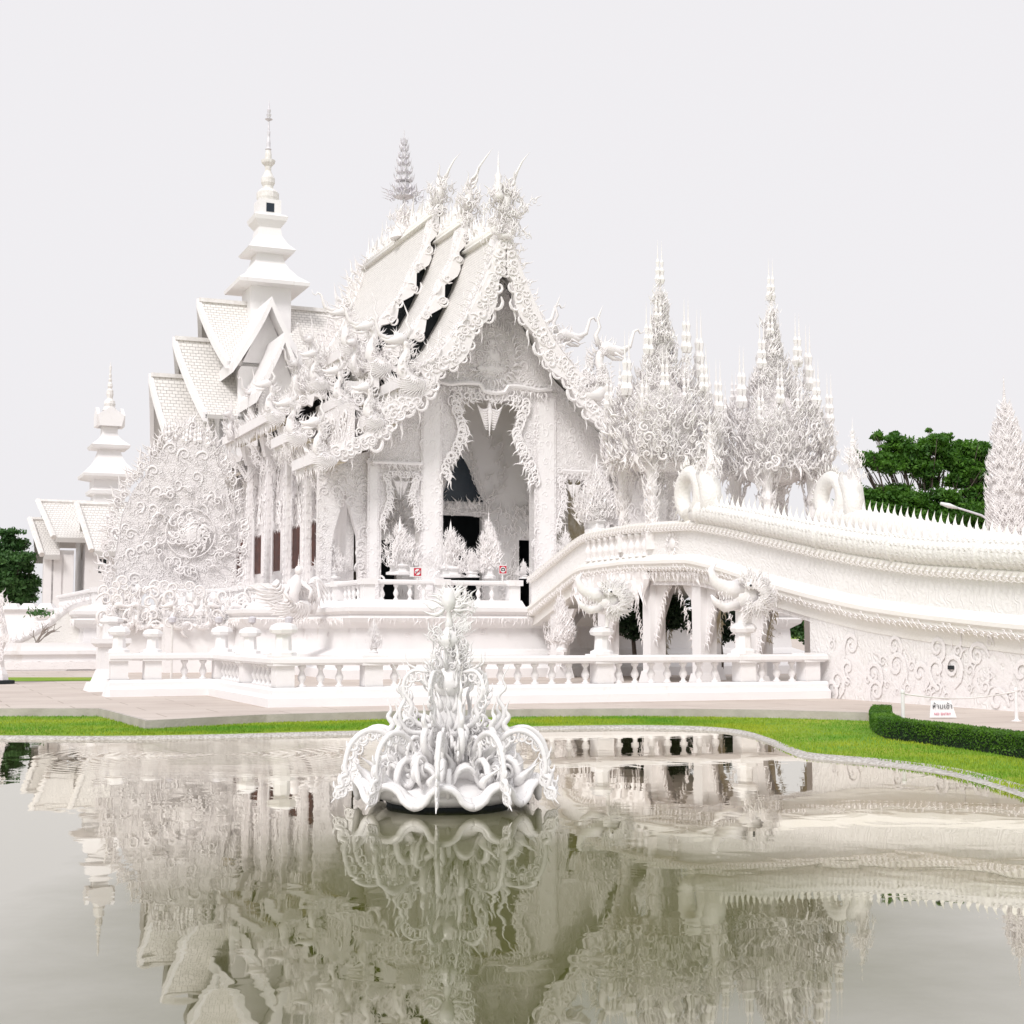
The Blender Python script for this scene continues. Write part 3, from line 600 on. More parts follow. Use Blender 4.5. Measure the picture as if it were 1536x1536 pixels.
# arch trims with hanging pendants
def trim(A, s_, pend):
    mb = MB(); pts = smoothline([(a, b) for a, b in A if b > FZ + 1.6], 3)
    c = sum(a for a, b in A) / len(A)
    for k in range(len(pts) - 1):
        a, b = pts[k], pts[k + 1]; L_ = math.hypot(b[0] - a[0], b[1] - a[1]); n = max(1, int(L_ / (.17 * s_ + .05)))
        for i in range(n):
            f = (i + rnd.random()) / n; p = (a[0] + (b[0] - a[0]) * f, -.12, a[1] + (b[1] - a[1]) * f)
            if p[2] > 5 or s_ < .7:
                d = (np.sign(c - p[0]) * rnd.uniform(.1, 1.0), 0, -rnd.uniform(.2, 1)); leafy(mb, p, d, (0, -1, 0), s_ * rnd.uniform(.35, .75))
                curl(mb, p, (-d[0], 0, 1), (0, -1, 0), s_ * .4)
    mb.build('arch_trim', M['ornament'], hall)
    mb = MB(); x, z = c, max(b for a, b in A)
    mb.stack(x, .0, [(z - 1.55 * s_, .01), (z - 1.1 * s_, .06 * s_), (z - .6 * s_, .16 * s_), (z - .35 * s_, .1 * s_), (z + .05, .05)], 6)
    for k in range(9):
        f = k / 8
        for sd_ in (-1, 1): flame(mb, (x + sd_ * .08 * s_, -.05, z - (.45 + f * .8) * s_), (sd_, 0, .35), (0, -1, 0), s_ * (.62 - .42 * f), 1.3, 6 if sd_ > 0 else 5)
    mb.build('arch_pendant', M['ornament'], hall)
trim(A1, .62, 1); trim(A2, 1.0, 1); trim(A3, .62, 1)
# porch interior: inner wall with doorway, side walls, ceiling
DX = 0.0
door = [(DX - 1.0, FZ), (DX - 1.0, 6.75), (DX + 1.0, 6.75), (DX + 1.0, FZ)]
d2 = [(-3.7, FZ), (-3.7, 5.6), (-2.9, 5.6), (-2.9, FZ)]; d3 = [(2.75, FZ), (2.75, 5.75), (3.5, 5.75), (3.5, FZ)]
poly2 = [(-5.2, FZ), (-5.2, 12.3), (5.2, 12.3), (5.2, FZ)] + list(reversed(d3)) + list(reversed(door)) + list(reversed(d2))
mb = MB(); mb.prism(poly2, lambda a, b, d: (a, d, b), 3.6, 3.9); mb.build('inner_wall', M['plain'], hall)
mb = MB(); mb.box(-5.3, -5.15, .55, 3.6, FZ, 9.6); mb.box(5.15, 5.3, .55, 3.6, FZ, 9.6)
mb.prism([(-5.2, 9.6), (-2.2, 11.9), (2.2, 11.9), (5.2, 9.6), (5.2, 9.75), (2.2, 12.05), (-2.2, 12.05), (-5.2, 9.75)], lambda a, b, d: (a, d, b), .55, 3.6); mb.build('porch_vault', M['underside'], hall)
tri = [(DX - 1.02, 7.35), (DX - .72, 7.9), (DX - .55, 8.4), (DX - .28, 8.9), (DX, 9.35), (DX + .28, 8.9), (DX + .55, 8.4), (DX + .72, 7.9), (DX + 1.02, 7.35)]
mb = MB(); mb.prism(tri, lambda a, b, d: (a, d, b), 3.5, 3.56); mb.build('fanlight', M['glass'], hall)
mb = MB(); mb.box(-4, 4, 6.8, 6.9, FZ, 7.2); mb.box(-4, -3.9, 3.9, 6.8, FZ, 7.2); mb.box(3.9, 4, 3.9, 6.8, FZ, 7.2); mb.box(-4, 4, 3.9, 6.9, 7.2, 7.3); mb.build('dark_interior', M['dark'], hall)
mb = MB()
for k in range(28):
    f = k / 27
    for sd_ in (-1, 1): leafy(mb, (sd_ * (1.05 + (1 - f) * .5 + rnd.uniform(-.1, .7)), 3.45, 2.9 + f * 7.2), (sd_ * .6, 0, 1), (0, -1, 0), rnd.uniform(.5, .8)); leafy(mb, (sd_ * (1.15 - max(0, f - .6) * 2.2), 3.45, 3 + f * 6.6), (-sd_ * .2, 0, 1), (0, -1, 0), .55)
fringe(mb, [(-1.4, 3.4, 7.0), (1.4, 3.4, 7.0)], (0, 0, 1), (0, -1, 0), .5, .12); fringe(mb, [(-1.4, 3.4, 6.85), (1.4, 3.4, 6.85)], (1, 0, .4), (0, -1, 0), .45, .12)
for sx in (-3.3, 3.1):
    for k in range(46): leafy(mb, (sx + rnd.gauss(0, .6), 3.45, 5.7 + abs(rnd.gauss(0, 1.0))), (rnd.uniform(-.5, .5), 0, 1), (0, -1, 0), .6)
    for k in range(20): leafy(mb, (sx + rnd.choice((-.6, .6)), 3.45, 3 + rnd.random() * 2.8), (0, 0, 1), (0, -1, 0), .5)
mb.build('door_surround', M['ornament'], hall)
# side walls with windows and columns
for side in (-1, 1):
    xw = side * 6.0; ys = [5.0, 8.3, 11.8, 15.6, 19.6]
    poly3 = [(.6, FZ), (.6, 10.6), (24.8, 10.6), (24.8, FZ)]
    mb = MB(); yprev = .6
    for yw in ys:
        mb.box(min(xw, xw - side * .3), max(xw, xw - side * .3), yprev, yw - .8, FZ, 10.9); mb.box(min(xw, xw - side * .3), max(xw, xw - side * .3), yw - .8, yw + .8, FZ, 4.55); mb.box(min(xw, xw - side * .3), max(xw, xw - side * .3), yw - .8, yw + .8, 6.45, 10.9)
        yprev = yw + .8
    mb.box(min(xw, xw - side * .3), max(xw, xw - side * .3), yprev, 24.8, FZ, 10.9); mb.build('side_wall', M['ornate'], hall)
    if side < 0:
        for yw in ys:
            mb = MB(); mb.box(xw - .012, xw + .2, yw - .8, yw + .8, 4.55, 6.45); wdw = mb.build('window', M['shutter'], hall)
            mb = MB()
            for e in (-.85, .85):
                mb.box(xw - .08, xw + .02, yw + e - .07, yw + e + .07, 4.4, 6.5)
                for k in range(9): leafy(mb, (xw - .06, yw + e, 4.4 + k * .26), (0, -np.sign(e) * .2, 1), (-1, 0, 0), .26)
            for k in range(14): leafy(mb, (xw - .06, yw + rnd.uniform(-.8, .8), 6.5 + rnd.uniform(-.05, .9)), (0, rnd.uniform(-.4, .4), 1), (-1, 0, 0), .6)
            fringe(mb, [(xw - .06, yw - .8, 6.5), (xw - .06, yw + .8, 6.5)], (0, 0, -1), (-1, 0, 0), .2, .14)
            BASE[wdw.name] = BASE[hall.name]; mb.build('window_frame', M['ornament'], wdw)
        for yc in (1.7, 4.95, 8.3, 11.9, 15.8, 19.8, 22.8):
            lift = .0 if yc < 3 else (1.2 if yc < 7 else 2.3)
            mb = MB(); mb.box(xw - .55, xw - .36, yc - .19, yc + .19, FZ, 8.4 + lift); mb.frust(xw - .46, yc, FZ, FZ + .9, .28, .2); mb.frust(xw - .46, yc, 7.6 + lift, 8.5 + lift, .2, .4)
            for k in range(16): leafy(mb, (xw - .46, yc - .2, FZ + .5 + k * .36), (rnd.uniform(-.2, .2), 0, 1), (0, -1, 0), .28); leafy(mb, (xw - .61, yc, FZ + .5 + k * .36), (0, rnd.uniform(-.2, .2), 1), (-1, 0, 0), .38)
            for k in range(12): f = k / 11; leafy(mb, (xw - .6 - f * .7, yc, 7.2 + lift * .8 + f * 1.2), (-.6, 0, 1), (0, -1, 0), .6); leafy(mb, (xw - .6 + f * .8, yc - .2, 7.2 + lift * .8 + f * 1.2), (.6, 0, 1), (0, -1, 0), .6)
            mb.build('column', M['ornament'], hall)
        mb = MB(); relief(mb, .7, 24, 7.4, 10.6, lambda a, b: (xw - .03, a, b), (-1, 0, 0), (0, 0, 1), .5, size=1.1); mb.build('wall_relief', M['ornament'], hall)
mb = MB(); mb.box(-6, 6, 24.8, 25.1, FZ, 12); mb.build('rear_wall', M['ornate'], hall)
mb = MB()   # carved screen wing to the left of the porch (between porch and first column)
Pw = arch(-7.0, -5.5, FZ, 6.0, 8.3); mb.prism([(-7.3, FZ), (-7.3, 8.3), (-5.25, 8.9), (-5.25, FZ)] + [(-5.6, FZ), (-5.7, 5.5), (-6.2, 7.2), (-6.7, 5.5), (-6.8, FZ)], lambda a, b, d: (a, d, b), .15, .4)
relief(mb, -7.3, -5.3, 3.4, 8.3, lambda a, b: (a, .13, b), (0, -1, 0), (0, 0, 1), .4, lambda a, b: not (-6.8 < a < -5.6 and b < 6.6)); mb.build('carved_bracket', M['ornate'], hall)
mb = MB(); mb.box(5.3, 5.9, .2, .7, FZ, 8.6); relief(mb, 5.3, 7.2, 3.4, 8.4, lambda a, b: (a, .13, b), (0, -1, 0), (0, 0, 1), .4); mb.box(5.3, 7.2, .2, .4, FZ, 8.4); mb.build('carved_bracket', M['ornate'], hall)

# ------------------------------------------------------------------ raised platform
plat = thing('temple_platform', 'tall moulded white stone platform the main hall stands on', 'platform', (0, -10, .2))
def ring_profile(mb, P, prof):     # sweep a (out, z) profile along an open polyline in plan (H frame), outward = right-hand side
    P = [np.array(p, float) for p in P]; n = len(P); N_ = []
    for i in range(n):
        ns = []
        if i > 0: d = vn(P[i] - P[i - 1]); ns.append(np.array((d[1], -d[0])))
        if i < n - 1: d = vn(P[i + 1] - P[i]); ns.append(np.array((d[1], -d[0])))
        m_ = sum(ns) / len(ns); N_.append(m_ / max(.35, np.dot(m_, m_)))
    k = len(prof); V = [(P[i][0] + N_[i][0] * o, P[i][1] + N_[i][1] * o, z) for i in range(n) for o, z in prof]
    F = [(i * k + j, (i + 1) * k + j, (i + 1) * k + j + 1, i * k + j + 1) for i in range(n - 1) for j in range(k - 1)]
    F += [tuple(range(k)), tuple((n - 1) * k + j for j in range(k - 1, -1, -1))]
    mb.add(V, F)
PP = [(-10.2, 26), (-10.2, 22), (-15.2, 22), (-15.2, 5.5), (-10.2, 5.5), (-10.2, -2.0), (-8.2, -2.0), (-8.2, -8.6), (8.2, -8.6), (8.2, 26)]
mb = MB(); ring_profile(mb, PP, [(-.6, .2), (1.0, .2), (1.0, .5), (.8, .62), (.8, .95), (.3, 1.15), (.25, 1.85), (.55, 2.05), (.62, 2.2), (.5, 2.3), (.66, 2.42), (.66, 2.55), (.4, 2.6), (-.6, 2.6)]); mb.build('moulded_base', M['plain'], plat)
mb = MB(); mb.prism([(-9.8, 26), (-14.8, 21.6), (-14.8, 5.9), (-9.8, 5.9), (-9.8, -1.6), (-7.8, -1.6), (-7.8, -8.2), (7.8, -8.2), (7.8, 26)], lambda a, b, d: (a, b, d), .3, 2.595); mb.build('platform_floor', M['plain'], plat)
mb = MB()
for (a, b) in zip(PP[2:-1], PP[3:]):
    d = vn((b[0] - a[0], b[1] - a[1])); nn = (d[1], -d[0])
    fringe(mb, [(a[0] + nn[0] * .62, a[1] + nn[1] * .62, 2.2), (b[0] + nn[0] * .62, b[1] + nn[1] * .62, 2.2)], (0, 0, -1), (nn[0], nn[1], 0), .26, .14, kr=.4)
    relief(mb, 0, math.hypot(b[0] - a[0], b[1] - a[1]), 1.2, 1.9, lambda q, z, a=a, d=d, nn=nn: (a[0] + d[0] * q + nn[0] * .27, a[1] + d[1] * q + nn[1] * .27, z), (nn[0], nn[1], 0), (0, 0, 1), .9, size=.3)
mb.build('leaf_band', M['ornament'], plat)
# vase baluster template
def vase(mb, x, y, z0, h, r=.09):
    pr = [(0, 1.0), (.06, 1.0), (.1, .6), (.2, .5), (.34, .95), (.46, 1.05), (.58, .75), (.72, .5), (.82, .6), (.88, .95), (1, 1.0)]
    mb.stack(x, y, [(z0 + h * f, r * k) for f, k in pr], 10, 0)
def balustrade(root, path, z0, hp, hb, hr, sp, post=.32, posts=(), wd=.22, cap=True, matn='plain', maxb=100):
    """plinth, vase balusters (separate parts), posts and top rail along each leg of the path"""
    mb = MB(); ring_profile(mb, path, [(-wd, z0), (wd * 1.7, z0), (wd * 1.7, z0 + hp * .45), (wd * 1.25, z0 + hp * .6), (wd * 1.25, z0 + hp * .85), (wd, z0 + hp), (-wd, z0 + hp)]); mb.build('plinth', M[matn], root)
    zt = z0 + hp + hb; mb = MB(); ring_profile(mb, path, [(-wd, zt), (wd * .9, zt), (wd * 1.3, zt + hr * .3), (wd * 1.3, zt + hr * .8), (wd * 1.0, zt + hr), (-wd, zt + hr)]); mb.build('rail', M[matn], root)
    b0 = None; nb = 0
    for a, b in zip(path[:-1], path[1:]):
        L_ = math.hypot(b[0] - a[0], b[1] - a[1]); n = int(L_ / sp)
        for i in range(1, n):
            x = a[0] + (b[0] - a[0]) * i / n; y = a[1] + (b[1] - a[1]) * i / n
            if any(math.hypot(x - p[0], y - p[1]) < post * .9 for p in posts) or nb >= maxb: continue
            if b0 is None:
                mb = MB(); vase(mb, x, y, z0 + hp, hb); b0 = mb.build('baluster', M[matn], root, smooth=True); bx, by = x, y
            else: partcopy(b0, (x - bx, y - by, 0))
            nb += 1
    for p in posts:
        mb = MB(); x, y = p[:2]; hgt = hp + hb + hr
        mb.box(x - post * .5, x + post * .5, y - post * .5, y + post * .5, z0 + hp, zt); mb.frust(x, y, z0, z0 + hp, post * .85, post * .6); mb.box(x - post * .7, x + post * .7, y - post * .7, y + post * .7, zt - .01, zt + hr + .03)
        o = mb.build('post', M[matn], root)
        if len(p) > 2 and p[2]:    # mushroom lantern cap
            q = zt + hr + .03; s_ = p[2]; mb = MB()
            mb.stack(x, y, [(q, .26 * s_), (q + .06 * s_, .26 * s_), (q + .1 * s_, .17 * s_), (q + .4 * s_, .15 * s_), (q + .43 * s_, .25 * s_), (q + .5 * s_, .28 * s_), (q + .58 * s_, .24 * s_), (q + .63 * s_, .12 * s_)], 8, PI / 8)
            BASE[o.name] = BASE[root.name]; mb.build('cap', M['plain'], o)
rail_up = thing('upper_balustrade', 'white vase balustrade round the top of the hall platform', 'balustrade', (0, -8, 2.6))
PU = [(-14.9, 20), (-14.9, 5.8), (-9.9, 5.8), (-9.9, -1.7), (-7.9, -1.7), (-7.9, -8.3), (-2.4, -8.3)]
balustrade(rail_up, PU, 2.6, .22, .52, .16, .5, .4, [(-14.9, 5.8), (-12.4, 5.8), (-9.9, 5.8), (-9.9, 2), (-9.9, -1.7), (-7.9, -1.7), (-7.9, -5), (-7.9, -8.3), (-5.3, -8.3), (-2.6, -8.3)], .14, maxb=98)

# ------------------------------------------------------------------ front balustrade by the pond
rail_f = thing('front_balustrade', 'low white vase balustrade along the paving in front of the temple', 'balustrade', (-8, -25.4, .2))
PFv = [(-17.75, -18.9), (-15.0, -18.9), (-15.0, -25.1), (-2.24, -26.2)]
yb = lambda t: -25.1 - 1.1 * (t + 15) / 12.76
def tpx(px, y): return hy(px, 1000, y)[0]
lanterns = [(-17.5, -18.9, 1.0), (-16.7, -18.9, .9), (-15.0, -18.9, 1.0), (-15.0, -22.0, .95), (-15.0, -25.1, 1.1), *[(t_, yb(t_), c_) for t_, c_ in ((tpx(905, -25.8), 1.0), (tpx(1115, -26), 1.15), (tpx(560, -25.4), 0), (tpx(700, -25.6), 0), (-2.6, 0))]]
balustrade(rail_f, PFv, .2, .40, .46, .17, .40, .40, lanterns, .24, maxb=90)
rail_g = thing('gate_pillar', 'square white pillar with stepped foot at the left end of the front balustrade', 'pillar', (-19.5, -17.5, .2))
gx, gy = W2H(*hz(165, 1036, .2)); mb = MB(); BASE[rail_g.name] = (gx, gy, .2); rail_g.location = H2W(gx, gy, .2)
mb.frust(gx, gy, .2, .42, .62, .55); mb.frust(gx, gy, .42, .75, .46, .34); mb.box(gx - .3, gx + .3, gy - .3, gy + .3, .7, 1.35); mb.build('shaft', M['plain'], rail_g)
mb = MB(); mb.frust(gx, gy, 1.35, 1.45, .36, .46); mb.box(gx - .46, gx + .46, gy - .46, gy + .46, 1.45, 1.58); mb.box(gx - .2, gx + .2, gy - .2, gy + .2, 1.58, 1.95); mb.stack(gx, gy, [(1.95, .25), (2.02, .32), (2.1, .3), (2.16, .12)], 8, PI / 8); mb.build('cap', M['plain'], rail_g)
mb = MB(); mb.box(gx - .09, gx + .09, gy - .206, gy - .2, 1.64, 1.86); mb.build('lantern_pane', M['metal'], rail_g)
# spotlight stakes standing just behind the balustrade
stake0 = None
for i, (px, y0_, y1_) in enumerate(((258, 925, 950), (328, 925, 952), (378, 922, 952), (433, 930, 952))):
    X, Y, Z = at(px, 952, 39)
    lab = ['thin grey lamp stake behind the balustrade, leftmost of the row', 'thin grey lamp stake behind the balustrade, second from the left', 'thin grey lamp stake behind the balustrade, third from the left', 'thin grey lamp stake behind the lantern post at the balustrade corner'][i]
    if stake0 is None:
        stake0 = thing('lamp_stake', lab, 'lamp stake', (X, Y, .2), 'W', 'lamp stakes behind the balustrade')
        mb = MB(); mb.tube([(X, Y, .2), (X, Y, 1.95)], .035, 6); mb.build('rod', M['trim'], stake0)
        mb = MB(); mb.stack(X, Y, [(1.95, .03), (2.0, .10), (2.12, .11), (2.16, .04)], 8); mb.build('lamp_head', M['metal'], stake0)
    else: dup(stake0, (X, Y, .2), label=lab)

# ------------------------------------------------------------------ bridge
br = thing('bridge', 'broad white bridge with scaled naga rails rising from the paving to the hall', 'bridge', (0, -20, .2))
BW = 2.2
ry = [-9.0, -12.9, -13.4, -16.5, -20.3, -22, -23.8, -26, -28, -30, -33, -37, -42]
rz = [3.72, 4.86, 4.95, 5.0, 4.86, 4.60, 4.28, 3.88, 3.55, 3.28, 3.03, 2.85, 2.8]
dz_ = [2.2, 3.42, 3.5, 3.56, 3.45, 3.15, 2.75, 2.35, 2.05, 1.85, 1.62, 1.45, 1.4]      # lower edge of the deck moulding
yy = np.linspace(-9.0, -42, 90); rail_z = np.interp(-yy, [-q for q in ry], rz); deck_z = np.interp(-yy, [-q for q in ry], dz_)
def sm(a): k = np.array([1, 2, 1]) / 4; p = np.pad(a, 1, 'edge'); return np.convolve(p, k, 'valid')
rail_z, deck_z = sm(rail_z), sm(deck_z)
RZ = lambda y: float(np.interp(-y, -yy, rail_z)); DZ = lambda y: float(np.interp(-y, -yy, deck_z))
def sweep(mb, sx, prof, y0=-9, y1=-42, n=90, ref='r'):
    """prof: (out, z offset, weight of rail line vs deck line)"""
    V = []; k = len(prof); ys_ = np.linspace(y0, y1, n)
    for y in ys_:
        r_, d_ = RZ(y), DZ(y)
        for o, f in prof: V.append((sx * (BW + o), y, d_ + (r_ - d_) * f))
    F = [(i * k + j, (i + 1) * k + j, (i + 1) * k + (j + 1) % k, i * k + (j + 1) % k) for i in range(n - 1) for j in range(k)]
    F += [tuple(range(k)), tuple((n - 1) * k + j for j in range(k - 1, -1, -1))]
    mb.add(V, F)
for sx in (-1, 1):
    mb = MB(); sweep(mb, sx, [(-.25, .0), (.16, .0), (.22, .06), (.22, .10), (.28, .14), (.28, .2), (.10, .27), (.02, .32), (-.25, .32)]); mb.build('deck_moulding', M['cream'], br)
    mb = MB(); sweep(mb, sx, [(-.22, .32), (.0, .32), (.0, .80), (-.22, .80)]); mb.build('parapet_panel', M['soft'], br)
    mb = MB(); sweep(mb, sx, [(-.25, .80), (.06, .78), (.16, .83), (.16, .93), (.05, .97), (-.1, 1.0), (-.25, 1.0)]); mb.build('cornice', M['cream'], br)
    mb = MB()
    for y in np.arange(-9, -41, -.2):
        r_, d_ = RZ(y), DZ(y)
        leafy(mb, (sx * (BW + .19), y, d_ + (r_ - d_) * .84), (0, -1, .25), (sx, 0, 0), .3, 0); leafy(mb, (sx * (BW + .26), y, d_ + (r_ - d_) * .06), (0, -1, -.2), (sx, 0, 0), .24)
    if sx < 0:
        for y in np.arange(-22, -41, -.55):
            r_, d_ = RZ(y), DZ(y)
            for q in (.42, .55, .68): curl(mb, (sx * BW + .01, y, d_ + (r_ - d_) * q), (0, rnd.uniform(-1, 1), 1), (sx, 0, 0), .34, None, .1)
        for ang in np.arange(0, 2 * PI, PI / 9): flame(mb, (sx * BW - .05, -19.0 + math.cos(ang) * .22, 4.25 + math.sin(ang) * .22), (0, math.cos(ang), math.sin(ang)), (sx, 0, 0), .22)
    mb.build('leaf_moulding', M['ornament'], br)
mb = MB(); mb.add([(sx * BW, y, (DZ(y) + .25)) for y in yy for sx in (-1, 1)] + [(sx * BW, y, DZ(y) - .3) for y in yy for sx in (-1, 1)],
    [(2 * i, 2 * i + 1, 2 * i + 3, 2 * i + 2) for i in range(89)] + [(180 + 2 * i, 180 + 2 * i + 2, 180 + 2 * i + 3, 180 + 2 * i + 1) for i in range(89)] + [(2 * i, 2 * i + 2, 182 + 2 * i, 180 + 2 * i) for i in range(89)] + [(2 * i + 1, 181 + 2 * i, 183 + 2 * i, 2 * i + 3) for i in range(89)]); mb.build('deck', M['cream'], br)
mb = MB(); mb.stack(-BW - .12, -19.0, [(0, .1)], 4) if False else None
mb.blob((-BW - .02, -19.0, 4.25), (.06, .17, .17)); mb.build('medallion', M['ornament'], br, smooth=True)
mb = None; b0 = None    # small balusters of the landing
for i in range(10):
    y = -13.6 - i * .42; z0 = DZ(y) + (RZ(y) - DZ(y)) * .32; h = (RZ(y) - DZ(y)) * .48
    if b0 is None: m2 = MB(); vase(m2, -BW - .03, y, z0, h, .12); b0 = m2.build('baluster', M['ornament'], br, smooth=True); by_ = y
    else: partcopy(b0, (0, y - by_, 0))
# solid carved flank wall at the near end
mb = MB(); q = [y for y in yy if y < -25.7]
mb.add([(sx * (BW - .02), y, z) for sx in (-1, 1) for y in [-25.65] + q for z in (.2, DZ(y) + .05)],
       [(2 * i, 2 * i + 1, 2 * i + 3, 2 * i + 2) for i in range(len(q))] + [(2 * (len(q) + 1) + 2 * i, 2 * (len(q) + 1) + 2 * i + 2, 2 * (len(q) + 1) + 2 * i + 3, 2 * (len(q) + 1) + 2 * i + 1) for i in range(len(q))] + [(0, 2 * (len(q) + 1), 2 * (len(q) + 1) + 1, 1)])
mb.build('flank_wall', M['soft'], br)
mb = MB(); relief(mb, 25.8, 40, .25, 1.6, lambda a, b: (-BW - .01, -a, b), (-1, 0, 0), (0, 0, 1), .42, lambda a, b: b < DZ(-a) - .1 and rnd.random() < (1.15 - .55 * b), 1.15, .6, .07)
for k in range(120):
    y = rnd.uniform(-25.8, -40); zz = rnd.uniform(.15, .95); curl(mb, (-BW + .018, y, zz + .1), (0, rnd.uniform(-1, 1), rnd.uniform(-.3, 1)), (-1, 0, 0), rnd.uniform(.35, .85), None, .05)
mb.build('wave_relief', M['ornament'], br)
mb = MB(); yd = ht(1428, 1006, -BW)[0]; mb.box(-BW - .04, -BW + .01, yd - .09, yd + .09, .98, 1.06); mb.build('drain', M['dark'], br)
# columns and brackets under the raised part
for k, (y, sx) in enumerate([(yq, sx) for yq in (-10.6, -14.2, -17.2, -20.1) for sx in (-1, 1)] + [(-22.6, -1), (-23.6, 1)]):
    zt = DZ(y) - .2; x = sx * (BW - .35); mb = MB(); mb.box(x - .25, x + .25, y - .24, y + .24, .2, zt); mb.frust(x, y, .2, .6, .36, .28); mb.build('column', M['plain'], br)
    mb = MB()
    for sd_ in (-1, 1):
        P = [(y + sd_ * .24, zt), (y + sd_ * 1.25, zt), (y + sd_ * .95, zt - .35), (y + sd_ * .62, zt - .6), (y + sd_ * .55, zt - 1.1), (y + sd_ * .24, zt - 1.9)]
        mb.prism(P, lambda a, b, d: (d, a, b), x - .06, x + .06)
        for j in range(9): f = j / 8; leafy(mb, (x + sx * .08 - .08 * (sx < 0), y + sd_ * (1.15 - .85 * f ** .7), zt - .15 - 1.6 * f), (0, sd_ * .6, -.6), (-1, 0, 0), .36)
        if sx < 0:
            P = [(x + .25, zt), (x + 1.0, zt), (x + .6, zt - .5), (x + .25, zt - 1.5)]; mb.prism(P, lambda a, b, d: (a, d, b), y - .05, y + .05)
    mb.build('bracket', M['ornament'] if sx < 0 else M['underside'], br)  # far-side brackets get a darker colour as painted shade
mb = MB(); P = [(-BW - .1, y, DZ(y) + .02) for y in (-13.0, -14.5, -16, -17.5)]
icicles(mb, P, 1.15, .05, (-1, 0, 0)); fringe(mb, P, (0, 0, -1), (-1, 0, 0), .6, .12)
P = [(-BW - .1, y, DZ(y) + .0) for y in np.linspace(-12.5, -24.5, 12)]; fringe(mb, P, (0, 0, -1), (-1, 0, 0), .35, .12); fringe(mb, [(p[0], p[1], p[2] - .3) for p in P[:5]], (0, 0, -1), (-1, 0, 0), .6, .14)
mb.build('hanging_fringe', M['ornament'], br)
mb = MB(); mb.add([(sx * (BW - .05), y, DZ(y) - (.0 if e else .42)) for y in np.linspace(-12.8, -25.7, 20) for e in (0, 1) for sx in (-1,)] , [(2 * i, 2 * i + 1, 2 * i + 3, 2 * i + 2) for i in range(19)]); mb.build('side_beam', M['ornate'], br)

# naga rails: ribbed bodies with comb of spikes, looped near the top
for sx in (-1, 1):
    ys_ = np.linspace(-20.6 if sx < 0 else -20.0, -42, 321); mb = MB()
    P = [(sx * BW, y, RZ(y) + .20) for i, y in enumerate(ys_)]
    V = []; 
    mb.tube(P, [.315 * (1 - .10 * (i % 3 == 0)) + (.03 if i % 42 < 3 else 0) for i in range(321)], 20)
    for i in range(0):
        y = ys_[i]
        for q in range(0):
            a = R(-20 + 45 * q); leafy(mb, (sx * BW - math.cos(a) * .27, y - .05, RZ(y) + .13 + math.sin(a) * .27), (0, -1, 0), (-math.cos(a), 0, math.sin(a)), .16, 0)
    for y in np.arange(-21, -41.5, -.16):
        for a in (R(-28), R(12), R(52)): mb.inst(KR[0], (sx * BW - math.cos(a) * .31 * (1 if sx < 0 else -1) * 1.0, y, RZ(y) + .20 + math.sin(a) * .31), (0, 0, 1), (0, -1, 0), (-math.cos(a), 0, math.sin(a)), .17, .17, .08)
    mb.build('naga_body', M['rib'], br, smooth=True)
    mb = MB()
    for y in np.arange(-20.4, -41.5, -.27): flame(mb, (sx * BW, y, RZ(y) + .46), (0, .12, 1), (1, 0, 0), .36, 1.9, 0)
    mb.build('spike_comb', M['cream'], br)
    # loop and raised tail with a small pinnacle
    yl = -19.9 if sx < 0 else -20.3; zl = RZ(-20.6); mb = MB(); P = []; rad = []
    for i in range(26):
        f = i / 25; a = R(250 - 320 * f); P.append((sx * BW, yl - .2 + math.cos(a) * .55 - .55 * f * 0, zl + .75 + math.sin(a) * .58)); rad.append(.26 * (1 - .15 * f))
    P = [(sx * BW, yl - 1.2, zl + .15)] + P; rad = [.27] + rad; mb.tube(P, rad, 12)
    mb.tube([(sx * BW, yl - .75, zl + 1.3), (sx * BW, yl - 1.15, zl + .95), (sx * BW, yl - 1.25, zl + .4), (sx * BW, yl - 1.0, zl + .1)], [.2, .3, .3, .24], 12)
    for i in range(30): a = R(rnd.uniform(-60, 250)); flame(mb, (sx * BW - .1, yl - .2 + math.cos(a) * .75, zl + .75 + math.sin(a) * .8), (0, math.cos(a), math.sin(a)), (1, 0, 0), .25, 1.2)
    mb.build('naga_loop', M['rib'], br, smooth=True)
    mb = MB()
    for k in range(60): f = rnd.random() ** 1.1; leafy(mb, (sx * BW + rnd.gauss(0, .16 * (1 - f) + .04), yl - 1.2 + rnd.gauss(0, .2 * (1 - f) + .04), zl + 1.0 + f * 1.5), (rnd.uniform(-.3, .3), rnd.uniform(-.4, .4), 1), (-1, -.3, 0), .4 * (1 - f * .5))
    needle(mb, (sx * BW, yl - 1.2, zl + 2.2), .8); mb.stack(sx * BW, yl - 1.2, [(zl + .6, .2), (zl + 1.5, .12), (zl + 2.5, .03)], 6); mb.build('tail_finial', M['ornament'], br)

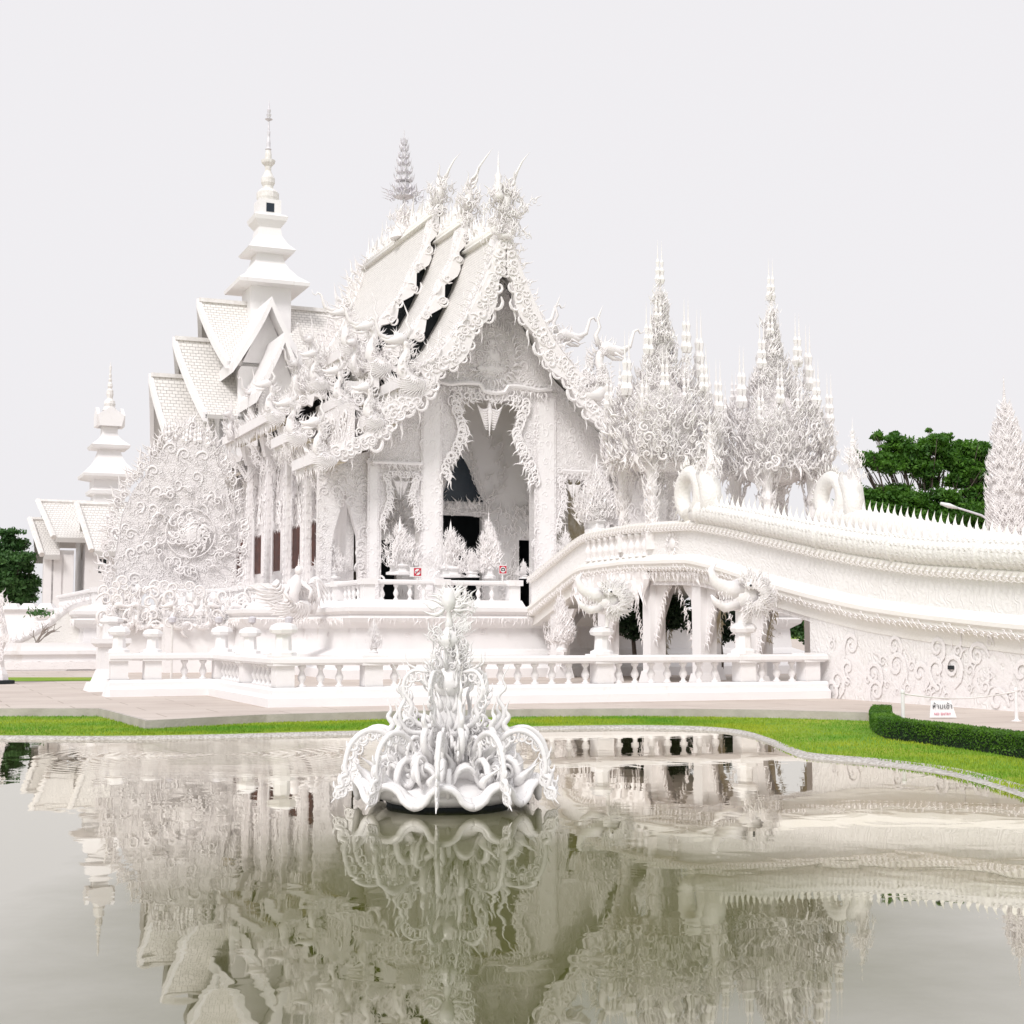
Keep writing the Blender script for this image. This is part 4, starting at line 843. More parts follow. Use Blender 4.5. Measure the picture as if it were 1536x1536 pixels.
# ------------------------------------------------------------------ gate towers
def tower(t, y, z0, s_, label):
    g = thing('gate_tower', label, 'tower', (t, y, z0), 'H', 'flame-carved towers over the bridge'); rr = random.Random(int(t * 100))
    for i, j in ((-1, -1), (1, -1), (-1, 1), (1, 1)):
        x_, y_ = t + i * .82, y + j * .9; mb = MB(); mb.stack(x_, y_, [(z0, .2), (z0 + .5, .22), (z0 + .6, .15), (z0 + 1.6, .13), (z0 + 1.75, .2), (z0 + 2.0, .15), (z0 + 2.9, .26)], 8)
        for k in range(70): a = rr.uniform(0, 2 * PI); q_ = rr.random() ** .7; leafy(mb, (x_ + math.cos(a) * (.12 + .3 * q_ ** 3), y_ + math.sin(a) * (.12 + .3 * q_ ** 3), z0 + .1 + 2.5 * q_), (math.cos(a) * .3, math.sin(a) * .3, 1), (math.cos(a), math.sin(a), 0), .36)
        mb.build('leg', M['ornament'], g)
    mb = MB(); zb = z0 + 2.6
    prof = [(-.25, .8), (.0, 1.4), (.4, 1.52), (1.0, 1.56), (1.6, 1.42), (2.1, 1.1), (2.5, .68), (3.1, .46), (3.7, .30), (4.2, .2), (4.8, .10), (5.6, .04)]
    mb.stack(t, y, [(zb + a, b * s_ * .74) for a, b in prof], 8, PI / 8); mb.build('core', M['ornate'], g)
    mb = MB(); 
    for k in range(1700):
        f = rr.random() ** 1.3; zz = f * 5.3 - .15; r_ = float(np.interp(zz, [a for a, b in prof], [b for a, b in prof])) * s_ * .92
        a = rr.uniform(0, 2 * PI); r_ *= 1 + .16 * math.cos(6 * a + zz * .6) + rr.uniform(-.05, .12)
        if math.cos(6 * a + zz * .6) < -.75 and rr.random() < .7: continue
        sq = 1 / max(abs(math.cos(a)), abs(math.sin(a))) ** .6; px_, py_ = math.cos(a) * r_ * sq, math.sin(a) * r_ * sq
        d = (math.cos(a) * .35, math.sin(a) * .35, 1); h = (.52 - .3 * f) * rr.uniform(.6, 1.3)
        q = rr.random(); h *= .55 if .55 < q < .8 else 1; fnc = leafy if q < .55 else (curl if q < .8 else flame)
        fnc(mb, (t + px_, y + py_, zb + zz), d if q < .55 or q > .8 else (rr.uniform(-1, 1), 0, rr.uniform(-.5, 1)), (math.cos(a), math.sin(a), .1), h)
    mb.build('flame_cladding', M['ornament'], g, smooth=True)
    mb = MB()
    for ang in np.arange(0, 2 * PI, PI / 14): 
        a = ang; sq = 1 / max(abs(math.cos(a)), abs(math.sin(a))) ** .6; r_ = 1.3 * s_
        flame(mb, (t + math.cos(a) * r_ * sq, y + math.sin(a) * r_ * sq, zb + .25), (math.cos(a) * .4, math.sin(a) * .4, -1), (math.cos(a), math.sin(a), 0), .6, 1.2)
        leafy(mb, (t + math.cos(a) * r_ * sq, y + math.sin(a) * r_ * sq, zb + .25), (math.cos(a + .5), math.sin(a + .5), -.4), (math.cos(a), math.sin(a), 0), .5)
    mb.build('hanging_fringe', M['ornament'], g)
    pins = [(1.35, 0, 1.9, 2.5), (-1.3, -.3, 1.2, 2.3), (.62, -.5, 2.7, 2.0), (-.62, -.4, 2.6, 1.9), (.3, .9, 2.2, 1.4), (1.35, -1.1, .9, 1.9), (-1.2, -1.2, .8, 1.7), (.75, -1.3, 1.5, 1.7), (-.6, -1.35, 1.5, 1.6), (1.7, .1, 1.2, 1.8), (-1.6, .3, 1.1, 1.6), (.95, .2, 2.4, 1.2), (1.55, .6, .9, 1.3), (.2, -1.2, 1.4, 1.3), (-.9, .8, 2.0, 1.2), (.0, 0, 5.0, 1.6), (-.2, -.25, 4.0, 1.2), (.25, .1, 3.9, 1.2)]
    for (dx, dy, zz, h) in pins:
        mb = MB()
        for e in (-.07, .07): needle(mb, (t + dx * s_ + e, y + dy * s_, zb + zz + h * .35), h * .85, f=.85)
        for k in range(26): f = rr.random(); leafy(mb, (t + dx * s_ + rr.gauss(0, .14) * (1.1 - f), y + dy * s_ + rr.gauss(0, .14) * (1.1 - f), zb + zz - .4 + f * h * .75), (rr.uniform(-.35, .35), rr.uniform(-.3, .3), 1), (0, -1, 0), .42 * (1.15 - f * .6))
        mb.build('pinnacle', M['ornament'], g)
    mb = MB()
    for k in range(110): f = rr.random(); leafy(mb, (t - .1 + rr.gauss(0, .3 * (1 - f * .8)), y + rr.gauss(0, .15), z0 + .3 + f * 1.9), (rr.uniform(-.6, .6), 0, 1), (0, -1, 0), .42)
    mb.stack(t - .1, y, [(z0, .4), (z0 + .6, .3), (z0 + 1.1, .22), (z0 + 1.5, .25), (z0 + 2.1, .03)], 8); mb.build('guardian_finial', M['ornament'], g)
ytw = ht(992, 700, -1.35)[0]; t1 = -1.35; t2 = hy(1160, 700, ytw)[0]
tower(t1, ytw, 4.15, 1.0, 'flame-carved white tower over the bridge, nearer the arched porch')
tower(t2, ytw, 4.0, 1.0, 'flame-carved white tower over the bridge, nearer the green tree')

# ------------------------------------------------------------------ ornate shrines and finials around the porch
def shrine(px, ytop, ybot, y, wpx, label, kind='shrine_finial', stem=False, dens=90):
    t, zt = hy(px, ytop, y); _, zb = hy(px, ybot, y); wd = wpx / 2200 * (OY + y * CT) / .92 / 2; h = zt - zb; rr = random.Random(px)
    g = thing(kind, label, 'finial', (t, y, zb), 'H', 'small carved finials')
    mb = MB(); mb.stack(t, y, [(zb, wd * .55), (zb + h * .04, wd * .55), (zb + h * .06, wd * .4), (zb + h * .12, wd * .38), (zb + h * .15, wd * .5), (zb + h * .2, wd * .4)], 8 if not stem else 12, PI / 8); mb.build('pedestal', M['plain'], g)
    mb = MB(); mb.stack(t, y, [(zb + h * .18, wd * .3), (zb + h * .4, wd * .34), (zb + h * .62, wd * .2), (zb + h * .8, wd * .08), (zb + h, .01)], 8)
    for k in range(dens // 2): f = rr.random(); leafy(mb, (t + rr.uniform(-.8, .8) * wd * (1.05 - f), y - wd * .45 * (1 - .6 * f), zb + h * (.12 + .6 * f)), (rr.uniform(-.5, .5), 0, 1), (0, -1, .1), h * .2 * (1.2 - .6 * f))
    for k in range(dens):
        f = rr.random(); r_ = wd * float(np.interp(f, [0, .2, .6, 1], [.6, .95, .5, .05])); a = rr.uniform(PI, 2 * PI) if rr.random() < .8 else rr.uniform(0, PI)
        leafy(mb, (t + math.cos(a) * r_, y + math.sin(a) * r_ * .6, zb + h * (.1 + .72 * f)), (math.cos(a) * .5, 0, 1), (math.cos(a) * .3, -1, 0), h * .17 * (1.2 - .6 * f))
    needle(mb, (t, y, zb + h * .78), h * .26); mb.build('flame_body', M['ornament'], g)
    return g
shrine(600, 775, 862, -6.5, 66, 'flame-shaped white finial standing before the left small porch arch')
shrine(676, 782, 866, -7.0, 72, 'broad flame-shaped finial in front of the dark doorway')
shrine(708, 822, 866, -7.6, 40, 'small pointed finial partly hiding the bottom of the dark doorway')
shrine(733, 768, 868, -7.6, 34, 'slender lantern finial standing just right of the dark doorway')
shrine(848, 788, 862, -9.5, 40, 'flame-shaped white finial before the right small porch arch')
shrine(895, 682, 800, -12.5, 62, 'large round-shouldered carved finial where the stair meets the bridge landing', dens=150)
shrine(785, 838, 868, -7.8, 26, 'tiny curling finial on the platform rail near the stair')
shrine(841, 880, 978, -15.5, 32, 'ornate spired post below the stair of the bridge', 'spired_post', True)
shrine(561, 925, 980, -23.5, 20, 'thin spired post behind the balustrade, left of the fountain', 'spired_post', True, 50)
shrine(497, 800, 868, 0.5, 46, 'carved white finial beside the last brown window', dens=70)

# ------------------------------------------------------------------ carved screen on the left terrace
SY = 7.5; tc_, zc = hy(285, 800, SY); tl, _ = hy(172, 800, SY); zt_ = hy(285, 650, SY)[1]; zb_ = 2.6
scr = thing('carved_screen', 'huge white flame-edged screen with a round carved medallion, left of the hall', 'sculpture', (tc_, SY, zb_))
out_ = [(170, 885), (165, 840), (172, 800), (178, 770), (195, 735), (215, 712), (228, 690), (246, 668), (262, 655), (285, 640), (308, 655), (322, 672), (330, 700), (345, 730), (352, 770), (360, 800), (358, 840), (350, 885)]
SP = [hy(x, y, SY) for x, y in out_]
mb = MB(); mb.prism([(tc_ + (a - tc_) * .93, b) for a, b in SP], lambda a, b, d: (a, d, b), SY, SY + .5); mb.build('panel', M['ornate'], scr)
mb = MB(); relief(mb, min(a for a, b in SP), max(a for a, b in SP), 3.0, max(b for a, b in SP), lambda a, b: (a, SY - .03, b), (0, -1, 0), (0, 0, 1), .36, lambda a, b: inpoly(a, b, SP) and math.hypot(a - tc_, b - zc) > 1.0, 1.2, .2, .16)
for rr_, hh, nn_ in ((1.5, .8, 16),):
    for i in range(nn_):
        a = i * 2 * PI / nn_; a += rnd.uniform(-.1, .1); rj = rr_ + rnd.uniform(-.22, .22); hh = rnd.uniform(.5, 1.0); p = (tc_ + math.cos(a) * rj, SY - .15, zc + math.sin(a) * rj)
        if inpoly(p[0], p[2], SP): leafy(mb, p, (math.cos(a + 1.0), 0, math.sin(a + 1.0) if a < PI else math.sin(a + 1)), (0, -1, 0), hh)
mb.build('scroll_relief', M['ornament'], scr, smooth=True)
mb = MB()
for (a, b), (c, d) in zip(SP[:-1], SP[1:]):
    L_ = math.hypot(c - a, d - b)
    for i in range(int(L_ / .12) + 1): f = rnd.random(); p = (a + (c - a) * f, SY + rnd.uniform(-.1, .3), b + (d - b) * f); leafy(mb, p, ((p[0] - tc_) * .35, 0, 1), (0, -1, 0), rnd.uniform(.5, .95))
for i in range(12): needle(mb, (tc_ + rnd.gauss(0, .6), SY, zt_ - .6 + rnd.random() * .5), 1.2)
mb.build('flame_edge', M['ornament'], scr)
mb = MB()
for r_, w_ in ((1.05, .03),): mb.tube([(tc_ + math.cos(a) * r_, SY - .12, zc + math.sin(a) * r_) for a in np.linspace(0, 2 * PI, 40)], w_, 6)
mb.build('medallion_ring', M['ornament'], scr, smooth=True)
mb = MB(); mb.blob((tc_, SY, zc), (.55, .3, .6)); 
for k in range(70): a = rnd.uniform(0, 2 * PI); r_ = rnd.uniform(.1, .85); curl(mb, (tc_ + math.cos(a) * r_, SY - .12 - .12 * (1 - r_), zc + math.sin(a) * r_), (math.cos(a + 2), 0, math.sin(a + 2)), (0, -1, 0), rnd.uniform(.25, .45))
mb.build('medallion_relief', M['ornament'], scr, smooth=True)

# ------------------------------------------------------------------ statues before the platform
def clump(name, label, px0, px1, py0, py1, y, n, size, cat='sculpture', core=True):
    t0, z1 = hy(px0, py0, y); t1_, z0 = hy(px1, py1, y); tc2 = (t0 + t1_) / 2
    g = thing(name, label, cat, (tc2, y, z0)); mb = MB()
    if core: mb.blob((tc2, y + .2, (z0 + z1) / 2), ((t1_ - t0) * .36, .3, (z1 - z0) * .38), 12, 8, .12)
    if n > 30: relief(mb, t0, t1_, z0, z1, lambda a, b: (a, y - .15, b), (0, -1, 0), (0, 0, 1), size, lambda a, b: ((a - tc2) / (t1_ - t0) * 2) ** 2 + ((b - (z0 + z1) / 2) / (z1 - z0) * 2) ** 2 < 1.15, 1.5)
    return g, mb, (t0, t1_, z0, z1, tc2)
g, mb, (t0, t1_, z0, z1, tc2) = clump('winged_statue', 'crouching winged figure with a raised arm on the platform wall, right of the carved screen', 395, 475, 845, 935, -6.5, 0, .3, core=False)
s_ = (z1 - z0)
mb.tube([(tc2, -6.9, z0 + .2 * s_), (tc2 - .1, -6.95, z0 + .45 * s_), (tc2 + .05, -7.0, z0 + .68 * s_), (tc2 + .12, -7.0, z0 + .8 * s_)], [.30, .27, .24, .1], 12)
mb.blob((tc2 + .15, -7.02, z0 + .88 * s_), (.14, .15, .17)); mb.tube([(tc2 - .1, -7.0, z0 + .70 * s_), (tc2 - .35, -7.2, z0 + .5 * s_), (tc2 - .15, -7.35, z0 + .35 * s_)], [.1, .07, .05], 8)
mb.tube([(tc2 + .2, -7.0, z0 + .70 * s_), (tc2 + .55, -7.2, z0 + .55 * s_), (tc2 + .45, -7.3, z0 + .40 * s_)], [.1, .07, .05], 8)
mb.tube([(tc2 + .7, -6.8, z0 + .15 * s_), (tc2 + .95, -6.8, z0 + .45 * s_), (tc2 + .8, -6.8, z0 + .75 * s_), (tc2 + .6, -6.8, z0 + .7 * s_)], [.1, .07, .05, .02], 8)
needle(mb, (tc2 + .15, -7, z0 + .96 * s_), .4); mb.build('body', M['ornament'], g, smooth=True)
mb = MB(); wing(mb, (tc2 - .2, -6.7, z0 + .75 * s_), (-1, 0, 0), 1.2, (0, -1, 0)); wing(mb, (tc2 + .3, -6.7, z0 + .7 * s_), (1, 0, 0), 1.0, (0, -1, 0)); wing(mb, (tc2, -7.05, z0 + .45 * s_), (-1, 0, 0), .9, (0, -1, 0)); mb.build('wing', M['ornament'], g, smooth=True)
for (nm, lab, x0, x1, y0_, y1_, yy_) in (('sculpture_cluster', 'tangled pinkish-white carved figures below the round medallion', 155, 255, 868, 945, 1.5), ('sculpture_cluster', 'tangled carved figures between the medallion screen and the winged figure', 255, 395, 875, 945, 0.5)):
    t0, z1 = hy(x0, y0_, yy_ - 1); t1_, z0 = hy(x1, y1_, yy_ - 1); g = thing(nm, lab, 'sculpture', ((t0 + t1_) / 2, yy_, z0), 'H', 'carved figure clusters on the left terrace'); mb = MB()
    mb.box(t0, t1_, yy_ - .2, yy_ + .6, .2, z0 + .4)
    for k in range(9): mb.blob((rnd.uniform(t0, t1_), yy_ - .3, rnd.uniform(z0, z1 - .3)), (.2, .2, .3), 8, 6, .2)
    mb.build('plinth', M['plain'], g); mb = MB()
    relief(mb, t0, t1_, z0, z1, lambda a, b: (a, yy_ - .5, b), (0, -1, 0), (0, 0, 1), .3, lambda a, b: rnd.random() < .85, 1.5)
    for k in range(4): creature(mb, (t0 + (k + .5) * (t1_ - t0) / 4, yy_ - .5, z0 + .3), (rnd.choice((-1, 1)), 0, 0), .42, False)
    mb.build('figures', M['ornament'], g, smooth=True)
# beast heads mounted on the balustrade lantern posts
def beast_head(px, py, y, s_, face, label, px_post):
    t, z = hy(px, py, y); g = thing('beast_head', label, 'sculpture', (t, y, 1.88), 'H', 'beast heads on posts'); mb = MB()
    mb.blob((t, y, z), (.48 * s_, .42 * s_, .42 * s_), 14, 10, .04)
    q = lambda a, b, c=0: (t + face * a * s_, y - c * s_, z + b * s_)
    mb.tube([q(.2, .1, .1), q(.55, .15, .1), q(.85, .32, .1), q(.95, .6, .1), q(.8, .75, .1)], [r * s_ for r in (.28, .2, .13, .08, .02)], 10)
    mb.tube([q(.2, -.15, .1), q(.6, -.28, .1), q(.85, -.15, .1), q(.95, .0, .1)], [r * s_ for r in (.2, .13, .08, .02)], 10)
    for k in range(5): flame(mb, q(.45 + k * .09, -.12, .25), (0, 0, 1), (0, -1, 0), .16 * s_); flame(mb, q(.45 + k * .09, .08, .25), (0, 0, -1), (0, -1, 0), .16 * s_)
    for k in range(150):
        a = rnd.uniform(R(50), R(290)); r_ = rnd.uniform(.1, .46) * s_; leafy(mb, (t + face * math.cos(a) * r_, y - (.5 - .45 * (r_ / s_) ** 1.5) * s_, z + math.sin(a) * r_ * .9), (face * math.cos(a), 0, math.sin(a) + .5), (0, -1, 0), .35 * s_)
    mb.blob(q(.12, .22, .45), (.09 * s_,) * 3); mb.build('head', M['ornament'], g, smooth=True)
    mb = MB(); mb.blob(q(.13, .22, .54), (.03 * s_,) * 3); mb.build('eye', M['black'], g)
    mb = MB(); mb.tube([(t, y, 1.86), (t, y, z - .2)], .045 if not px_post else .2 * s_, 10); mb.build('stand', M['plain'], g)
beast_head(910, 900, -25.9, .8, -1, 'smaller beast head on a thin stand, left of the bridge columns', 0)
beast_head(1115, 893, -26.0, .98, -1, 'larger beast head on a thick stand, right of the bridge columns', 1)

# ------------------------------------------------------------------ white-roofed hall behind, with tall tower
LT, LY = W2H(-13.6, 80); lh = thing('rear_hall', 'plain white hall with stepped tiled roofs and a tall tiered spire, behind the main hall', 'temple', (LT, LY, .2))
def zpx(py, Y=80): return at(768, py, Y)[2]
def wpx(p, Y=80): return p / 2200 * Y
prof = [(zpx(520), 33), (zpx(437), 33), (zpx(436), 57), (zpx(431), 58), (zpx(420), 42), (zpx(407), 30), (zpx(397), 24), (zpx(385), 21), (zpx(384), 36), (zpx(380), 39), (zpx(370), 28), (zpx(357), 20), (zpx(345), 18), (zpx(335), 26), (zpx(329), 28), (zpx(326), 24)]
mb = MB(); mb.stack(LT, LY, [(z, wpx(r) * .93) for z, r in prof], 4); mb.build('tower', M['plain'], lh)
mb = MB(); mb.box(LT - .62, LT + .62, LY - .62, LY - .3, zpx(326), zpx(303)); mb.box(LT - .62, LT + .62, LY + .3, LY + .62, zpx(326), zpx(303)); mb.box(LT - .62, LT - .3, LY - .3, LY + .3, zpx(326), zpx(303)); mb.box(LT + .3, LT + .62, LY - .3, LY + .3, zpx(326), zpx(303)); mb.build('belfry', M['plain'], lh)
mb = MB(); mb.box(LT - .22, LT + .22, LY - .64, LY - .622, zpx(322), zpx(309)); mb.build('belfry_opening', M['glass'], lh)
prof = [(303, 15), (298, 17), (290, 17), (286, 13), (283, 8), (280, 8), (275, 10.5), (268, 10.5), (262, 7), (256, 4.5), (250, 5), (245, 10), (241, 11), (239, 5), (232, 5), (226, 4)]
mb = MB(); mb.stack(LT, LY, [(zpx(y), wpx(r)) for y, r in prof], 12); mb.build('spire', M['trim'], lh, smooth=False)
mb = MB(); mb.stack(LT, LY, [(zpx(y), wpx(r)) for y, r in [(227, 2), (224, 5), (221, 3), (215, 3.2), (205, 2.2), (198, 2.8), (196, 1.6), (182, 1.2), (179, 6), (178, 2), (172, 4), (171, 2), (165, 3.2), (163, 1.5), (150, .3)]], 10); mb.build('finial', M['metal'], lh)
for tier, (rx0, ry_, ex, ey, xin, d) in enumerate(((298, 460, 341, 549, 365, 0.0), (262, 519, 308, 629, 325, 1.2), (226, 575, 263, 692, 280, 2.4))):
    # roof planes: ridge longer than eave, both slopes; symmetric about the tower
    Yr = 80; z1 = zpx(ry_); z0 = zpx(ey, 77); xr = hy(rx0, ry_, LY)[0] - LT; halfd = 3.6
    xe = hy(ex, ey, LY - halfd)[0] - LT; xi = -1.0 if tier == 0 else hy(xin + (40 if tier else 0), ry_, LY)[0] - LT
    for sgn in (-1, 1):
        mb = MB()
        for sy in (-1, 1):
            n = 7; V = []; F = []; uv = []
            for i in range(n):
                f = i / (n - 1); g_ = f ** .85; zz = z1 + (z0 - z1) * (f * 1.12 - .12 * f * f); dd = halfd * (f ** 1.25)
                xl = xr + (xe - xr) * f
                V += [(LT - sgn * xl * -1, LY + sy * dd, zz), (LT + sgn * xi, LY + sy * dd, zz), (LT + sgn * xl, LY + sy * dd, zz - .2), (LT + sgn * xi, LY + sy * dd, zz - .2)]
            for i in range(n - 1):
                a, b = 4 * i, 4 * i + 4; l0 = i * 1.0; F += [(a, a + 1, b + 1, b), (a + 2, b + 2, b + 3, a + 3), (a, b, b + 2, a + 2)]
                uv += [[(V[a][0], l0), (V[a + 1][0], l0), (V[b + 1][0], l0 + 1), (V[b][0], l0 + 1)], [(0, 0)] * 4, [(0, 0)] * 4]
            F.append((4 * n - 4, 4 * n - 3, 4 * n - 1, 4 * n - 2)); uv.append([(0, 0)] * 4); mb.add(V, F, uv)
        mb.build('roof', M['tile'], lh)
        mb = MB(); mb.box(min(LT + sgn * xr * 1.0, LT + sgn * xi), max(LT + sgn * xr, LT + sgn * xi), LY - .16, LY + .16, z1 - .05, z1 + .16); mb.build('ridge_cap', M['trim'], lh)
        mb = MB(); 
        for sy in (-1, 1):
            P = [(LT + sgn * (xr + (xe - xr) * f - .12), LY + sy * halfd * f ** 1.25, z1 + (z0 - z1) * (f * 1.12 - .12 * f * f) - .03) for f in np.linspace(0, 1, 8)]
            for a, b in zip(P[:-1], P[1:]):
                V = [(a[0], a[1], a[2] + .15), (b[0], b[1], b[2] + .15), (b[0], b[1], b[2] - .35), (a[0], a[1], a[2] - .35)]; V += [(x + sgn * .22, y, z) for x, y, z in V]
                mb.add(V, [(0, 1, 2, 3), (7, 6, 5, 4), (0, 4, 5, 1), (3, 2, 6, 7), (1, 5, 6, 2), (0, 3, 7, 4)])
        mb.build('bargeboard', M['plain'], lh)
        mb = MB(); xw_ = LT + sgn * (xe + .9); mb.prism([(LY - halfd * .8, .2), (LY - halfd * .8, z0 + .3), (LY, z1 - .6), (LY + halfd * .8, z0 + .3), (LY + halfd * .8, .2)], lambda a, b, d: (d, a, b), xw_, xw_ + sgn * .2); mb.build('gable_wall', M['plain'], lh)
        mb = MB(); mb.box(min(LT + sgn * (xe + .9), LT + sgn * xi), max(LT + sgn * (xe + .9), LT + sgn * xi), LY - halfd * .8, LY - halfd * .8 + .2, .2, z0 + .3); mb.build('wall', M['plain'], lh)
# front-facing gables of the rear hall
for k, (ax, ay, bx, by2, cx2, cy2, dy) in enumerate(((408, 447, 350, 545, 452, 600, -4.6), (428, 500, 385, 590, 462, 610, -7.5))):
    ta, za = hy(ax, ay, LY + dy); tb, zb2 = hy(bx, by2, LY + dy); hw_ = (ta - tb); mb = MB()
    for sg in (-1, 1):
        n = 6; V = []; F = []
        for i in range(n):
            f = i / (n - 1); x = ta + sg * hw_ * f ** 1.15; zz = za + (zb2 - za) * f
            V += [(x, LY + dy, zz + .1), (x, LY - 1, zz + .1), (x, LY + dy, zz - .45), (x, LY - 1, zz - .45)]
        for i in range(n - 1): a, b = 4 * i, 4 * i + 4; F += [(a, a + 1, b + 1, b), (a + 2, b + 2, b + 3, a + 3), (a, b, b + 2, a + 2)]
        F.append((4 * n - 4, 4 * n - 3, 4 * n - 1, 4 * n - 2)); mb.add(V, F)
    mb.build('front_roof', M['plain'], lh)
    mb = MB(); mb.prism([(ta - hw_ * .75, zb2 - .2), (ta, za - .5), (ta + hw_ * .75, zb2 - .2), (ta + hw_ * .75, 6), (ta - hw_ * .75, 6)], lambda a, b, d: (a, d, b), LY + dy + 1.0, LY + dy + 1.2); mb.build('front_gable_wall', M['plain'], lh)

# ------------------------------------------------------------------ small pagoda hall at far left
PT, PY_ = W2H(-31.0, 112); ph = thing('pagoda_hall', 'small distant white hall with a two-tiered pagoda spire at the far left', 'temple', (PT, PY_, .2))
z2 = lambda py: at(768, py, 112)[2]; w2 = lambda p: p / 2200 * 112
mb = MB(); mb.stack(PT, PY_, [(z2(y), w2(r) * .92) for y, r in [(790, 24), (745, 24), (743, 31), (738, 32), (733, 26), (722, 26), (718, 43), (714, 44), (706, 35), (696, 25), (690, 21), (676, 16), (674, 29), (670, 31), (662, 20), (656, 14), (650, 12), (640, 12)]], 4); mb.build('tower', M['plain'], ph)
mb = MB()
for a in range(4):
    ca, sa = math.cos(a * PI / 2), math.sin(a * PI / 2)
    P = [(-.8, z2(641)), (-1.0, z2(625)), (0, z2(612)), (1.0, z2(625)), (.8, z2(641))]; mb.prism(P, lambda p, q, d, ca=ca, sa=sa: (PT + p * ca + d * sa * -1, PY_ + p * sa + d * ca, q), -1.05, -.8)
mb.build('gablet', M['plain'], ph)
mb = MB(); mb.stack(PT, PY_, [(z2(y), w2(r)) for y, r in [(642, 12), (625, 8), (620, 9), (616, 11), (610, 8), (606, 9), (602, 8), (598, 4), (592, 5.5), (586, 5), (583, 2.5), (580, 4), (576, 3.6), (573, 1.8), (570, 3), (567, 1.5), (563, 2.2), (560, 1.2), (550, 1.8), (548, .8), (543, .3)]], 10); mb.build('spire', M['trim'], ph)
for (rx0, rx1, ry_, ex0, ex1, ey, hd, dy) in ((60, 205, 753, 84, 190, 806, 4.0, 0), (48, 90, 780, 66, 90, 832, 3.4, -.6), (118, 215, 757, 141, 215, 826, 3.8, -4.5)):
    mb = MB(); y0p = PY_ + dy
    a0 = hy(rx0, ry_, y0p)[0]; a1 = hy(rx1, ry_, y0p)[0]; z1 = hy(rx0, ry_, y0p)[1]; b0_ = hy(ex0, ey, y0p - hd)[0]; b1_ = hy(ex1, ey, y0p - hd)[0]; z0 = hy(ex0, ey, y0p - hd)[1]
    for sy in (-1, 1):
        V = []; F = []; uv = []; n = 5
        for i in range(n):
            f = i / (n - 1); V += [(a0 + (b0_ - a0) * f, y0p + sy * hd * f ** 1.2, z1 + (z0 - z1) * f), (a1 + (b1_ - a1) * f, y0p + sy * hd * f ** 1.2, z1 + (z0 - z1) * f), (a0 + (b0_ - a0) * f, y0p + sy * hd * f ** 1.2, z1 + (z0 - z1) * f - .35), (a1 + (b1_ - a1) * f, y0p + sy * hd * f ** 1.2, z1 + (z0 - z1) * f - .35)]
        for i in range(n - 1): a, b = 4 * i, 4 * i + 4; F += [(a, a + 1, b + 1, b), (a + 2, b + 2, b + 3, a + 3), (a, b, b + 2, a + 2), (a + 1, a + 3, b + 3, b + 1)]; uv += [[(a0, i), (a1, i), (a1, i + 1), (a0, i + 1)]] + [[(0, 0)] * 4] * 3
        F.append((4 * n - 4, 4 * n - 3, 4 * n - 1, 4 * n - 2)); uv.append([(0, 0)] * 4); mb.add(V, F, uv)
    mb.build('roof', M['tile'], ph)
    mb = MB(); mb.tube([(a0 - .15, y0p, z1 + .1), (b0_ - .15, y0p - hd, z0)], .22, 6); mb.tube([(a0, y0p, z1 + .08), (a1, y0p, z1 + .08)], .16, 6); mb.build('ridge_cap', M['trim'], ph)
    mb = MB(); mb.box(b0_ + 2.2, b1_, y0p - hd * .75, y0p + hd * .75, .2, z0 + .4); mb.build('wall', M['plain'], ph)
for px in (72, 84, 102):
    t, _ = hy(px, 860, PY_ - 3); mb = MB(); mb.box(t - .35, t + .35, PY_ - 3.3, PY_ - 2.7, .2, hy(px, 832, PY_ - 3)[1]); mb.build('column', M['plain'], ph)
mb = MB()
for px in (152, 159): t, za_ = hy(px, 838, PY_ - 8.3); mb.box(t - .1, t + .1, PY_ - 7.75, PY_ - 7.6, za_ - 1.0, za_)
mb.build('window', M['dark'], ph)

# ------------------------------------------------------------------ things at the left edge
rw = thing('curved_ramp_wall', 'low white wall that sweeps up in a scaled curve beside the left terrace', 'wall', (-20, 7, .2))
RY = 7.0; pts = [(20, 965), (60, 945), (90, 922), (110, 908), (135, 901), (160, 899)]; top = smoothline([hy(x, y, RY) for x, y in pts], 4)
mb = MB(); mb.prism(top + [(top[-1][0], .2), (top[0][0], .2)], lambda a, b, d: (a, d, b), RY, RY + .6); mb.build('wall', M['rib'], rw)
mb = MB(); mb.tube([(a, RY + .1, b) for a, b in top], .16, 8)
for a, b in top: leafy(mb, (a, RY - .1, b), (-.4, 0, 1), (0, -1, 0), .35)
mb.build('coping', M['ornament'], rw, smooth=True)
lw = thing('low_wall', 'long low white stepped wall with a carved band, behind the grass strip', 'wall', (-20, 4.8, .2))
ta_, tb_ = hy(-60, 990, 4.5)[0], hy(158, 990, 4.5)[0]; mb = MB(); mb.box(ta_, tb_, 4.5, 5, .2, .6); mb.box(ta_, tb_, 4.6, 5, .6, .85); mb.box(ta_, tb_, 4.45, 5, .85, 1.0); mb.box(ta_, tb_, 4.65, 5, 1.0, 1.3); mb.build('wall', M['plain'], lw)
mb = MB(); relief(mb, tb_ - 6, tb_ - .2, .26, .6, lambda a, b: (a, 4.48, b), (0, -1, 0), (0, 0, 1), .17, size=1.2); mb.box(tb_ - 6, tb_ - .2, 4.47, 4.5, .26, .56); mb.build('carved_band', M['ornament'], lw)
bwl = thing('boundary_wall', 'white boundary wall below the left tree', 'wall', (-40, 70, .2), 'W')
X0, X1 = at(-80, 920, 75)[0], at(95, 920, 75)[0]; mb = MB(); mb.box(X0, X1, 75, 75.4, .2, at(0, 917, 75)[2]); mb.build('panel', M['plain'], bwl)
mb = MB(); mb.box(X0, X1, 74.9, 75.5, at(0, 917, 75)[2], at(0, 912, 75)[2])
